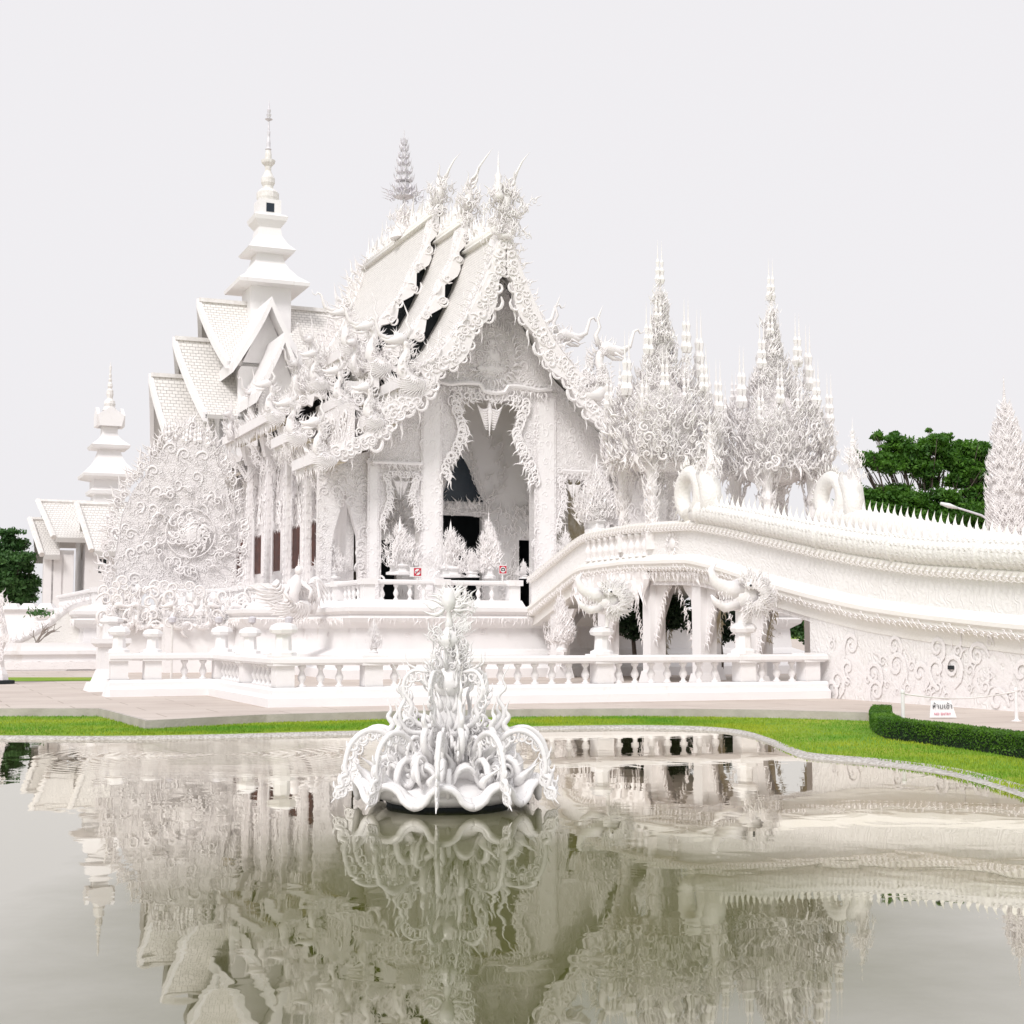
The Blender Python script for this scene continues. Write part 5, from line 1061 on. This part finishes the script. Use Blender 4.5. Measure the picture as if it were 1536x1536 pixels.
for k in range(3): px = 17 + k * 26; x = at(px, 900, 75)[0]; mb.frust(x, 75.2, at(0, 914, 75)[2], at(0, 905, 75)[2], .45, .25)
mb.build('coping', M['plain'], bwl)
es = thing('edge_sculpture', 'tall carved white post cut off by the left edge of the photo', 'sculpture', (*at(-3, 1025, 44)[:2], .2), 'W')
X, Y, Z = at(-4, 1025, 44); mb = MB(); mb.stack(X, Y, [(.2, .35), (.5, .3), (.7, .2), (1.2, .16), (1.6, .3), (2.4, .12), (2.9, .02)], 8)
for k in range(60): f = rnd.random(); leafy(mb, (X + rnd.gauss(0, .16), Y - .2, .4 + f * 2.4), (rnd.uniform(-.5, .5), 0, 1), (0, -1, 0), .35)
mb.build('body', M['ornament'], es); mb = MB(); mb.stack(X, Y, [(.2, .5), (.3, .5), (.32, .3)], 10); mb.build('base', M['dark'], es)

# ------------------------------------------------------------------ obelisk at right edge, lamp, posts, signs
X, Y, Z = at(1512, 815, 58); ob = thing('carved_obelisk', 'tall flame-carved white spire at the right edge beside the tree', 'tower', (X, Y, .2), 'W')
zf = lambda p: at(1512, p, 58)[2]; prof = [(zf(960), 30), (zf(820), 28), (zf(740), 30), (zf(700), 26), (zf(660), 20), (zf(635), 12), (zf(615), 5), (zf(590), 2), (zf(565), .5)]
mb = MB(); mb.stack(X, Y, [(.2, 30 / 2200 * 58)] + [(z, r / 2200 * 58 * .9) for z, r in prof], 8, PI / 8); mb.build('core', M['ornate'], ob)
mb = MB()
for k in range(520):
    f = rnd.random(); zz = zf(820) + (zf(610) - zf(820)) * f; r_ = float(np.interp(zz, [p[0] for p in prof], [p[1] for p in prof])) / 2200 * 58; a = rnd.uniform(PI, 2 * PI)
    leafy(mb, (X + math.cos(a) * r_, Y + math.sin(a) * r_, zz), (math.cos(a) * .4, 0, 1), (math.cos(a), math.sin(a), 0), .4)
needle(mb, (X, Y, zf(640)), zf(562) - zf(640), f=.6); mb.build('flame_cladding', M['ornament'], ob)
X, Y, Z = at(1482, 812, 62); sl = thing('street_lamp', 'grey street lamp with one curved arm in front of the tree', 'street lamp', (X, Y, .2), 'W')
mb = MB(); P = [(X, Y, .2), (X, Y, at(1482, 790, 62)[2]), at(1480, 778, 62), at(1472, 773, 62), at(1450, 766, 62), at(1430, 760, 62)]; mb.tube(P, [.07, .06, .055, .05, .045, .04], 8); mb.build('pole', M['metal'], sl, smooth=True)
mb = MB(); a, b = at(1436, 762, 62), at(1411, 755, 62); mb.tube([a, tuple((np.array(a) + np.array(b)) / 2), b], [.08, .17, .10], 10, .6); mb.build('lamp_head', M['sign'], sl, smooth=True)
gx1, gy1 = hz(1355, 1087, .2); gx2, gy2 = hz(1525, 1082, .2)
def post(x, y, label):
    g = thing('barrier_post', label, 'post', (x, y, .2), 'W', 'white posts beside the hedge'); mb = MB(); mb.stack(x, y, [(.2, .05), (.22, .05), (.24, .032), (.72, .032), (.74, .04), (.78, .036), (.79, .01)], 10); mb.build('shaft', M['plain'], g); mb = MB(); mb.stack(x, y, [(.2, .09), (.215, .09), (.22, .05)], 12); mb.build('foot', M['plain'], g)
post(gx1, gy1, 'short white post behind the bend of the hedge'); post(gx2, gy2, 'short white post near the right edge, right of the no entry sign')
mb = MB(); P = []
for i in range(15): f = i / 14; P.append((gx1 + (gx2 - gx1) * f, gy1 + (gy2 - gy1) * f, .72 - .1 * math.sin(PI * f)))
mb.tube(P, .012, 5); tag(mb.build('barrier_rope', M['trim']), 'thin rope slung between the two white posts behind the hedge', 'rope')
SX, SYw = hz(1415, 1078, .2); sg = thing('no_entry_sign', 'white tilted sign board with black Thai and red English lettering behind the hedge', 'sign', (SX, SYw, .2), 'W')
zt_s = at(1400, 1051, SYw)[2]; hwS = 20 / 2200 * SYw; mb = MB()
poly_s = [(-hwS, .2 + .02), (-hwS * .82, zt_s), (hwS * .66, zt_s), (hwS, .22)]; mb.prism(poly_s, lambda a, b, d: (SX + a, SYw + d + (b - .2) * .15, b), 0, .02); mb.build('board', M['sign'], sg)
def text(name, body, size, loc, m, parent, rot=(PI / 2, 0, 0), ext=.003):
    c = bpy.data.curves.new(name, 'FONT'); c.body = body; c.size = size; c.extrude = ext; c.align_x = 'CENTER'; c.align_y = 'CENTER'
    o = bpy.data.objects.new(name, c); sc.collection.objects.link(o)
    dg = bpy.context.evaluated_depsgraph_get(); me = bpy.data.meshes.new_from_object(o.evaluated_get(dg)); bpy.data.objects.remove(o)
    o = bpy.data.objects.new(name, me); sc.collection.objects.link(o); me.materials.clear(); me.materials.append(m); o.parent = parent; o.location = Vector(loc) - Vector(parent.location); o.rotation_euler = rot; return o
text('thai_lettering', 'ห้ามเข้า', .13, (SX - .01, SYw + .005, .2 + .68 * (zt_s - .2)), M['black'], sg)
text('english_lettering', 'NO', .06, (SX - .12, SYw - .008, .2 + .26 * (zt_s - .2)), M['pinkred'], sg)
text('english_lettering', 'ENTRY', .06, (SX + .045, SYw - .008, .2 + .26 * (zt_s - .2)), M['pinkred'], sg)
# two small prohibition signs on the platform rail
def psign(px, py, w_, label, second):
    t, z = hy(px, py, -8.5); g = thing('prohibition_sign', label, 'sign', (t, -8.5, 3.4), 'H', 'prohibition signs on the platform rail'); hw_ = w_ / 2200 * 52 / 2
    mb = MB(); hh_ = 6.8 / 2200 * 52; mb.box(t - hw_, t + hw_, -8.52, -8.49, z - hh_, z + hh_); mb.box(t - .02, t + .02, -8.49, -8.47, 3.4, z); mb.build('board', M['sign'], g)
    fr_ = MB(); r_ = hh_ * .82; fr_.prism([(t - r_, z - r_), (t + r_, z - r_), (t + r_, z + r_), (t - r_, z + r_)], lambda a, b, d: (a, d, b), -8.526, -8.521); fr_.build('red_panel', M['red'], g)
    mb = MB(); mb.prism([(t + r_ * .78 * math.cos(a), z + r_ * .78 * math.sin(a)) for a in np.linspace(0, 2 * PI, 20)[:-1]], lambda a, b, d: (a, d, b), -8.531, -8.527); mb.build('white_disc', M['sign'], g)
    mb = MB(); c_, s2 = math.cos(R(45)), math.sin(R(45))
    if not second:
        P = [(-r_ * .78, -.018), (r_ * .78, -.018), (r_ * .78, .018), (-r_ * .78, .018)]; mb.prism([(t + a * c_ - b * s2, z + a * s2 + b * c_) for a, b in P], lambda a, b, d: (a, d, b), -8.537, -8.533); mb.build('slash', M['red'], g)
        mb = MB(); mb.box(t - .09, t + .08, -8.535, -8.532, z - .012, z + .014); mb.box(t + .09, t + .11, -8.535, -8.532, z - .012, z + .014); mb.build('cigarette_symbol', M['black'], g)
    else:
        mb.box(t - .07, t + .07, -8.536, -8.532, z - .05, z + .05); mb.box(t - .03, t + .03, -8.536, -8.532, z + .05, z + .07); mb.build('camera_symbol', M['black'], g)
        mb = MB(); mb.prism([(t + .03 * math.cos(a), z + .03 * math.sin(a)) for a in np.linspace(0, 2 * PI, 12)[:-1]], lambda a, b, d: (a, d, b), -8.54, -8.537); mb.build('lens_symbol', M['sign'], g)
psign(626, 858, 23, 'white sign with a red no-smoking symbol on the platform rail, left of the doorway', False)
psign(754, 854.5, 12, 'narrow sign with a red no-photography symbol, right of the doorway', True)

# ------------------------------------------------------------------ hedge
def leaves(mb, pts, size, rs, flat=.5):
    n = len(pts); A = rs.normal(size=(n, 3)); A /= np.linalg.norm(A, axis=1)[:, None]; B = rs.normal(size=(n, 3)); B[:, 2] *= flat; B -= A * (A * B).sum(1)[:, None]; B /= np.linalg.norm(B, axis=1)[:, None]
    S = size * rs.uniform(.6, 1.3, (n, 1)); P = np.asarray(pts); V = np.stack([P - A * S, P + B * S * .45, P + A * S, P - B * S * .45], 1).reshape(-1, 3)
    mb.add(V, [(4 * i, 4 * i + 1, 4 * i + 2, 4 * i + 3) for i in range(n)])
hp = [(1326, 1084), (1322, 1094), (1334, 1104), (1352, 1110), (1400, 1116), (1470, 1126), (1540, 1137), (1640, 1155)]
HPp = smoothline([(lambda q: (q[0] + .02, q[1] + .18))(hz(x, y, .05)) for x, y in hp], 4)
hd = thing('hedge', 'low clipped green hedge curving along the lawn at the right', 'hedge', (HPp[10][0], HPp[10][1], .06), 'W')
rs = np.random.RandomState(5); mb = MB(); lv = MB(); PT_ = []
HH = .36; HWd = .17
for (a, b) in zip(HPp[:-1], HPp[1:]):
    d = Vector((b[0] - a[0], b[1] - a[1])); L_ = d.length; d.normalize(); nx, ny = -d.y * HWd * .85, d.x * HWd * .85
    V = [(a[0] + nx, a[1] + ny, .05), (a[0] - nx, a[1] - ny, .05), (a[0] - nx, a[1] - ny, HH - .02), (a[0] + nx, a[1] + ny, HH - .02)] + [(b[0] + nx, b[1] + ny, .05), (b[0] - nx, b[1] - ny, .05), (b[0] - nx, b[1] - ny, HH - .02), (b[0] + nx, b[1] + ny, HH - .02)]
    mb.add(V, [(0, 1, 2, 3), (7, 6, 5, 4), (0, 4, 5, 1), (1, 5, 6, 2), (2, 6, 7, 3), (3, 7, 4, 0)])
    n = int(L_ * 2600)
    f = rs.rand(n); w_ = rs.uniform(-1, 1, n); z_ = rs.rand(n) ** .6; onside = rs.rand(n) < .6
    w_ = np.where(onside, np.sign(w_) * rs.uniform(.88, 1.08, n), w_); z_ = np.where(onside, z_, rs.uniform(.95, 1.08, n))
    X_ = a[0] + (b[0] - a[0]) * f - d.y * HWd * w_; Y_ = a[1] + (b[1] - a[1]) * f + d.x * HWd * w_
    PT_.append(np.stack([X_, Y_, .06 + z_ * (HH - .06)], 1))
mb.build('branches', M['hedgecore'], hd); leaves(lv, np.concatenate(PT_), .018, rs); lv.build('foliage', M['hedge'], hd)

# ------------------------------------------------------------------ trees
def branchy(mb, p, d, L_, r, depth, tips, rr, spread=.55):
    d = vn(d); P = [np.array(p)]; dd = d
    for i in range(4): dd = vn(dd + np.array([rr.gauss(0, .12), rr.gauss(0, .12), rr.gauss(0, .06)])); P.append(P[-1] + dd * L_ / 4)
    mb.tube([tuple(q) for q in P], [r * (1 - .1 * i) for i in range(5)], 6)
    if depth == 0: tips.append(P[-1]); tips.append(P[-2]); return
    for k in range(3 if depth > 1 else 3):
        a = rr.uniform(0, 2 * PI); nd = vn(dd + np.array([math.cos(a) * spread, math.sin(a) * spread, rr.uniform(-.1, .35)])); branchy(mb, P[-1 if k else 3], nd, L_ * rr.uniform(.62, .85), r * .6, depth - 1, tips, rr, spread)
# right tree: broad layered crown
def crown_tree(name, label, base, px_cl, Y, trunk_r, leafm, n_leaf, size, seed, group=None, branch_to=True, bark='bark'):
    """px_cl: clumps (px, py, radius px) seen in the photo, spread through the crown's depth"""
    rs_ = np.random.RandomState(seed); rr = random.Random(seed); g = thing(name, label, 'tree', base, 'W', group)
    mb = MB(); bx, by3, bz = base; crowns = []
    for (px, py, r) in px_cl:
        dY = rr.uniform(-1, 1) * r / 2200 * Y * 1.3; c = np.array(at(px, py, Y + dY)); crowns.append((c, r / 2200 * (Y + dY)))
    zc_ = min(c[2] for c, r in crowns); fork = np.array((bx, by3, bz + (zc_ - bz) * .75))
    mb.tube([(bx, by3, bz - .1), (bx + .05, by3, bz + (fork[2] - bz) * .5), tuple(fork)], [trunk_r * 1.25, trunk_r, trunk_r * .85], 9)
    limbs = []
    for c, r in crowns:
        m1 = fork + (c - fork) * .45 + np.array([rr.gauss(0, .2), rr.gauss(0, .2), -.15 * abs(c[0] - bx)]); mb.tube([tuple(fork), tuple(m1), tuple(fork + (c - fork) * .8), tuple(c)], [trunk_r * .34, trunk_r * .2, trunk_r * .11, trunk_r * .04], 6)
        for k in range(3):
            e = c + np.array([rr.gauss(0, r * .7), rr.gauss(0, r * .7), rr.gauss(0, r * .35)]); mb.tube([tuple(m1 + (c - m1) * .5), tuple((m1 + e) / 2 + (c - m1) * .2), tuple(e)], [trunk_r * .14, trunk_r * .09, trunk_r * .03], 5)
    mb.build('trunk', M[bark], g, smooth=True)
    pts = []; tot = sum(r ** 2 for c, r in crowns)
    for c, r in crowns:
        n = int(n_leaf * r * r / tot); nc = max(4, int(n / 60))
        cc = rs_.normal(size=(nc, 3)); cc /= np.linalg.norm(cc, axis=1)[:, None]; cc *= (rs_.rand(nc, 1) ** .4) * r * np.array([1.25, 1.25, .8]); k = rs_.randint(0, nc, n)
        pts.append(c + cc[k] + rs_.normal(size=(n, 3)) * r * np.array([.30, .30, .13]))
    lv = MB(); leaves(lv, np.concatenate(pts), size, rs_, .6); lv.build('crown', leafm, g)
    return g
bx, by3, _ = at(1395, 850, 80)
crown_tree('broad_tree', 'broad green tree with open layered branches behind the right end of the bridge', (bx, by3, .2),
    [(1300, 690, 15), (1285, 680, 8), (1318, 655, 9), (1345, 665, 17), (1335, 695, 20), (1370, 680, 22), (1400, 665, 16), (1385, 700, 20), (1425, 690, 20), (1445, 672, 15), (1468, 675, 15), (1455, 700, 20), (1478, 695, 12), (1415, 655, 8), (1315, 652, 5), (1395, 645, 4), (1340, 650, 6),
     (1290, 745, 18), (1320, 750, 20), (1345, 742, 20), (1375, 752, 18), (1300, 770, 22), (1340, 775, 24), (1375, 785, 22), (1410, 775, 22), (1445, 770, 24), (1415, 745, 16), (1475, 755, 16), (1470, 785, 22), (1430, 800, 24), (1480, 725, 12), (1400, 815, 20), (1455, 820, 22), (1350, 805, 18), (1440, 720, 16), (1465, 740, 16), (1392, 725, 12), (1320, 690, 14), (1410, 672, 15), (1355, 690, 14), (1430, 760, 16), (1360, 770, 18), (1300, 790, 18), (1325, 805, 16)], 80, .32, M['leaf'], 100000, .12, 11)
bx, by3, _ = at(18, 905, 110)
crown_tree('dense_tree', 'dense dark green tree at the left edge', (bx, by3, .2), [(15, 800, 12), (8, 818, 16), (28, 815, 13), (0, 845, 24), (30, 840, 18), (42, 852, 9), (12, 870, 24), (35, 875, 18), (-15, 880, 30), (25, 895, 22), (45, 893, 10), (-25, 830, 25)], 110, .35, M['leaf2'], 26000, .17, 12)
bushes = [(1135, 935, 30), (1165, 930, 26), (1200, 940, 26), (1235, 932, 26)]
for i, (px, py, r) in enumerate(((950, 925, 40), (990, 915, 44), (1080, 930, 46))):
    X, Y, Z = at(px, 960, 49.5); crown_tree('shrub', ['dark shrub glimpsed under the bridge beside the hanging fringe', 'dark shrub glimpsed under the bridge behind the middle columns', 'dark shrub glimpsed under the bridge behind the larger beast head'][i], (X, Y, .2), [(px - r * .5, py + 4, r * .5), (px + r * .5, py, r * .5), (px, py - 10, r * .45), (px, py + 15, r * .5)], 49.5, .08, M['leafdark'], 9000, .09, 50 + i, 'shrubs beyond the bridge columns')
for i, (px, py, r) in enumerate(((1150, 935, 34), (1178, 930, 26), (1225, 938, 34))):
    X, Y, Z = at(px, 960, 95); crown_tree('shrub', ['bushy green shrub seen below the bridge, leftmost of three', 'bushy green shrub seen below the bridge, middle of three', 'bushy green shrub seen below the bridge, rightmost of three'][i], (X, Y, .2), [(px - r * .5, py + 4, r * .6), (px + r * .5, py, r * .6), (px, py - 12, r * .55), (px, py + 12, r * .6)], 95, .12, M['leaf2'], 6000, .15, 30 + i, 'shrubs behind the bridge')
rr = random.Random(4); X, Y, _ = at(40, 965, 58); bt = thing('bare_tree', 'small leafless tree with pale forked branches below the pagoda hall', 'tree', (X, Y, .2), 'W'); mb = MB(); tips = []
branchy(mb, (X, Y, .2), (.1, 0, 1), .9, .07, 3, tips, rr, .8); mb.build('branches', M['palebark'], bt)
lv = MB(); rs = np.random.RandomState(8); leaves(lv, np.array([np.array(at(60, 919, 58)) + rs.normal(size=3) * (.22, .2, .08) for _ in range(140)]), .09, rs); lv.build('leaves', M['leaf2'], bt)

# ------------------------------------------------------------------ fountain sculpture
FX, FY = at(672, 1202, 15.4)[0], 15.4
fo = thing('fountain_sculpture', 'ornate white lotus sculpture with curling tendrils standing in the pond', 'fountain', (FX, FY, 0), 'W')
mb = MB(); mb.stack(FX, FY, [(-.3, .62), (.03, .64), (.07, .6)], 24); mb.build('dark_base', M['dark'], fo)  # near-black base paints in the shadow at the waterline
mb = MB(); mb.stack(FX, FY, [(.03, .62), (.10, .74), (.14, .76), (.22, .62), (.3, .5), (.45, .34), (.6, .16), (1.0, .09), (1.2, .08)], 24); mb.build('bowl', M['enamel'], fo, smooth=True)
NP = 10
for k in range(NP):   # wavy lotus petals
    a = k * 2 * PI / NP + PI / 2; ca, sa = math.cos(a), math.sin(a); V = []; F = []; nu, nv = 15, 7; cw = lambda u: math.copysign(abs(math.cos(u * PI)) ** .6, math.cos(u * PI))
    for i in range(nu):
        u = (i / (nu - 1) - .5) * 2
        for j in range(nv):
            v = j / (nv - 1); r_ = .48 + .46 * v + .04 * math.sin(v * PI) + .03 * math.cos(u * PI) * v; hw_ = .215 ; zz = .10 + .20 * v ** 1.4 + .095 * cw(u) * v ** 1.3 - .08 * v ** 7
            if j == nv - 1: zz -= .05
            V.append((FX + ca * r_ * (1 - .02 * u * u) - sa * u * hw_ * r_ * 1.5, FY + sa * r_ * (1 - .02 * u * u) + ca * u * hw_ * r_ * 1.5, zz))
    n0 = len(V); V += [(x, y, z - .045) for x, y, z in V]
    for i in range(nu - 1):
        for j in range(nv - 1): q0 = i * nv + j; F += [(q0, q0 + nv, q0 + nv + 1, q0 + 1), (n0 + q0, n0 + q0 + 1, n0 + q0 + nv + 1, n0 + q0 + nv)]
    for i in range(nu - 1): q0 = i * nv + nv - 1; F.append((q0, q0 + nv, n0 + q0 + nv, n0 + q0))
    for j in range(nv - 1): F += [(j, j + 1, n0 + j + 1, n0 + j), ((nu - 1) * nv + j, n0 + (nu - 1) * nv + j, n0 + (nu - 1) * nv + j + 1, (nu - 1) * nv + j + 1)]
    W2 = [(FX + (x - FX) * .70 * math.cos(.314) - (y - FY) * .70 * math.sin(.314), FY + (x - FX) * .70 * math.sin(.314) + (y - FY) * .70 * math.cos(.314), .16 + z * 1.05) for x, y, z in V]
    mb = MB(); mb.add(W2, F); rim2 = [W2[i * nv + nv - 1] for i in range(nu)]; mb.tube(rim2, .024, 6); mb.build('inner_petal', M['enamel'], fo, smooth=True)
    mb = MB(); mb.add(V, F)
    rim = [V[i * nv + nv - 1] for i in range(nu)]; mb.tube(rim, [.036] * 15, 7)
    mb.build('petal', M['enamel'], fo, smooth=True)
def arm(a, r0, z0, pts, rads, name='tendril', extra=True):
    ca, sa = math.cos(a), math.sin(a); W_ = lambda r_, z, o=0: (FX + ca * r_ - sa * o, FY + sa * r_ + ca * o, z)
    mb = MB(); P = smoothline([W_(*p) for p in pts], 4); rd = np.interp(np.linspace(0, 1, len(P)), np.linspace(0, 1, len(rads)), rads); mb.tube(P, list(rd), 8)
    if extra:
        n = np.array((-sa, ca, 0)); o = np.array((ca, sa, 0))
        for k in range(3, len(P) - 8, 2):
            curl(mb, P[k] + np.array((0, 0, -.06)), o * -.4 + np.array((0, 0, -1)), n, .12); 
            if k % 4 == 3: flame(mb, P[k], (0, 0, -1), n, .16)
    mb.build(name, M['enamel'], fo, smooth=True)
for k in range(10):
    a = k * 2 * PI / 10 + R(15)
    arm(a, .4, .3, [(.42, .25), (.5, .55), (.66, .74), (.86, .77), (1.02, .64), (1.08, .42), (1.06, .34), (1.12, .30), (1.10, .22), (1.17, .19), (1.16, .12), (1.22, .05)], [.03, .032, .032, .03, .028, .026, .03, .024, .026, .018, .014, .003])
    arm(a + R(18), .4, .3, [(.35, .45), (.48, .52), (.60, .62), (.62, .74), (.58, .82), (.63, .90), (.60, .97), (.64, 1.08)], [.045, .045, .04, .036, .032, .026, .016, .003], extra=False)
    ca = np.array((math.cos(a), math.sin(a), 0)); n = np.array((-math.sin(a), math.cos(a), 0)); mb = MB(); c0 = np.array((FX, FY, 0))
    mb.inst(CU[2], c0 + ca * .62 + np.array((0, 0, .38)), ca, (0, 0, 1), n, .3); mb.inst(CU[0], c0 + ca * .5 + np.array((0, 0, .62)), ca, (0, 0, 1), n, .24)
    flame(mb, c0 + ca * .42 + np.array((0, 0, .3)), ca * .4 + np.array((0, 0, 1)), ca, .4, 1.2, 6); flame(mb, c0 + ca * .75 + np.array((0, 0, .22)), ca * .8 + np.array((0, 0, .8)), ca, .35, 1.5, 5)
    arm_ = mb.build('leaf_scroll', M['enamel'], fo, smooth=True)
for k in range(5):
    a = k * 2 * PI / 5 + R(-3)
    arm(a, .2, .8, [(.14, .74), (.28, .74), (.46, .76), (.56, .86), (.58, .98), (.52, 1.10), (.60, 1.20), (.57, 1.30), (.66, 1.46)], [.03, .03, .028, .026, .022, .016, .010, .002], extra=False)
    arm(a + R(36), .1, 1.0, [(.1, .82), (.26, .80), (.40, .90), (.38, 1.02), (.46, 1.14), (.46, 1.28), (.36, 1.38), (.20, 1.36), (.42, 1.44), (.45, 1.58)], [.03, .03, .026, .022, .02, .014, .002])
mb = MB()
for ring, (z, r_, h, n_) in enumerate(((.35, .28, .36, 12), (.5, .18, .38, 11), (.75, .11, .34, 9), (.95, .09, .26, 8))):
    for k in range(n_): a = k * 2 * PI / n_ + ring * .2; flame(mb, (FX + math.cos(a) * r_, FY + math.sin(a) * r_, z), (math.cos(a) * .25, math.sin(a) * .25, 1), (math.cos(a), math.sin(a), 0), h, 1.3, 0)
mb.build('lotus_stem', M['enamel'], fo, smooth=True)
mb = MB()
for k in range(110):
    a = rnd.uniform(0, 2 * PI); r_ = rnd.uniform(.22, .74); ca, sa = math.cos(a), math.sin(a); p = (FX + ca * r_, FY + sa * r_, .2 + (.75 - r_) * .55 + rnd.random() * .22)
    (leafy if rnd.random() < .6 else curl)(mb, p, (ca * rnd.uniform(.1, 1), sa * rnd.uniform(.1, 1), 1), (-sa, ca, 0), rnd.uniform(.14, .3))
for k in range(50):
    a = rnd.uniform(0, 2 * PI); r_ = rnd.uniform(.3, .42); ca, sa = math.cos(a), math.sin(a); curl(mb, (FX + ca * r_, FY + sa * r_, rnd.uniform(.45, .85)), (ca, sa, 1), (-sa, ca, 0), .18)
mb.stack(FX, FY, [(.15, .3), (.5, .2), (.8, .1)], 12)
mb.build('ruffled_curls', M['enamel'], fo, smooth=True)
mb = MB(); mb.stack(FX, FY, [(1.1, .06), (1.16, .14), (1.24, .17), (1.34, .14), (1.42, .07), (1.6, .045), (1.66, .11), (1.72, .12), (1.8, .05), (1.85, .025)], 16); mb.build('upper_bowl', M['enamel'], fo, smooth=True)
mb = MB()
for z, r_, h in ((1.2, .16, .3), (1.4, .09, .3), (1.66, .08, .2)):
    for k in range(8): a = k * 2 * PI / 8 + z; leafy(mb, (FX + math.cos(a) * r_, FY + math.sin(a) * r_, z), (math.cos(a) * .4, math.sin(a) * .4, 1), (-math.sin(a), math.cos(a), 0), h); flame(mb, (FX + math.cos(a) * r_, FY + math.sin(a) * r_, z), (math.cos(a) * .7, math.sin(a) * .7, 1), (-math.sin(a), math.cos(a), 0), h * .8)
for k in range(36): leafy(mb, (FX + .06 + rnd.gauss(0, .1), FY + rnd.gauss(0, .06), 1.3 + rnd.random() * .45), (rnd.uniform(-.7, .9), 0, 1), (0, -1, 0), .2)
mb.build('flame_crown', M['enamel'], fo, smooth=True)
mb = MB(); mb.stack(FX + .0, FY, [(1.80, .015), (1.84, .045), (1.90, .035), (2.0, .02), (2.02, .05), (2.1, .075), (2.18, .06), (2.24, .03)], 12)
for sd_ in (-1, 1):
    for k in range(7): a = R(-8 + 14 * k); (leafy if k % 2 else flame)(mb, (FX + sd_ * .04, FY, 2.02 + .015 * k), (sd_ * math.cos(a), 0, math.sin(a)), (0, -1, 0), .27 - .012 * k)
for k in range(10): flame(mb, (FX + rnd.uniform(-.05, .12), FY, 2.15), (rnd.uniform(-.6, .6), 0, 1), (0, -1, 0), .18)
for k in range(24): leafy(mb, (FX + .14 + rnd.gauss(0, .07), FY + .02, 1.75 + rnd.random() * .35), (.4, 0, 1), (0, -1, 0), .17)
mb.build('winged_top', M['enamel'], fo, smooth=True)
sc.render.engine = 'CYCLES'
print('objects', len(bpy.data.objects), 'polys', sum(len(o.data.polygons) for o in bpy.data.objects if o.type == 'MESH'))
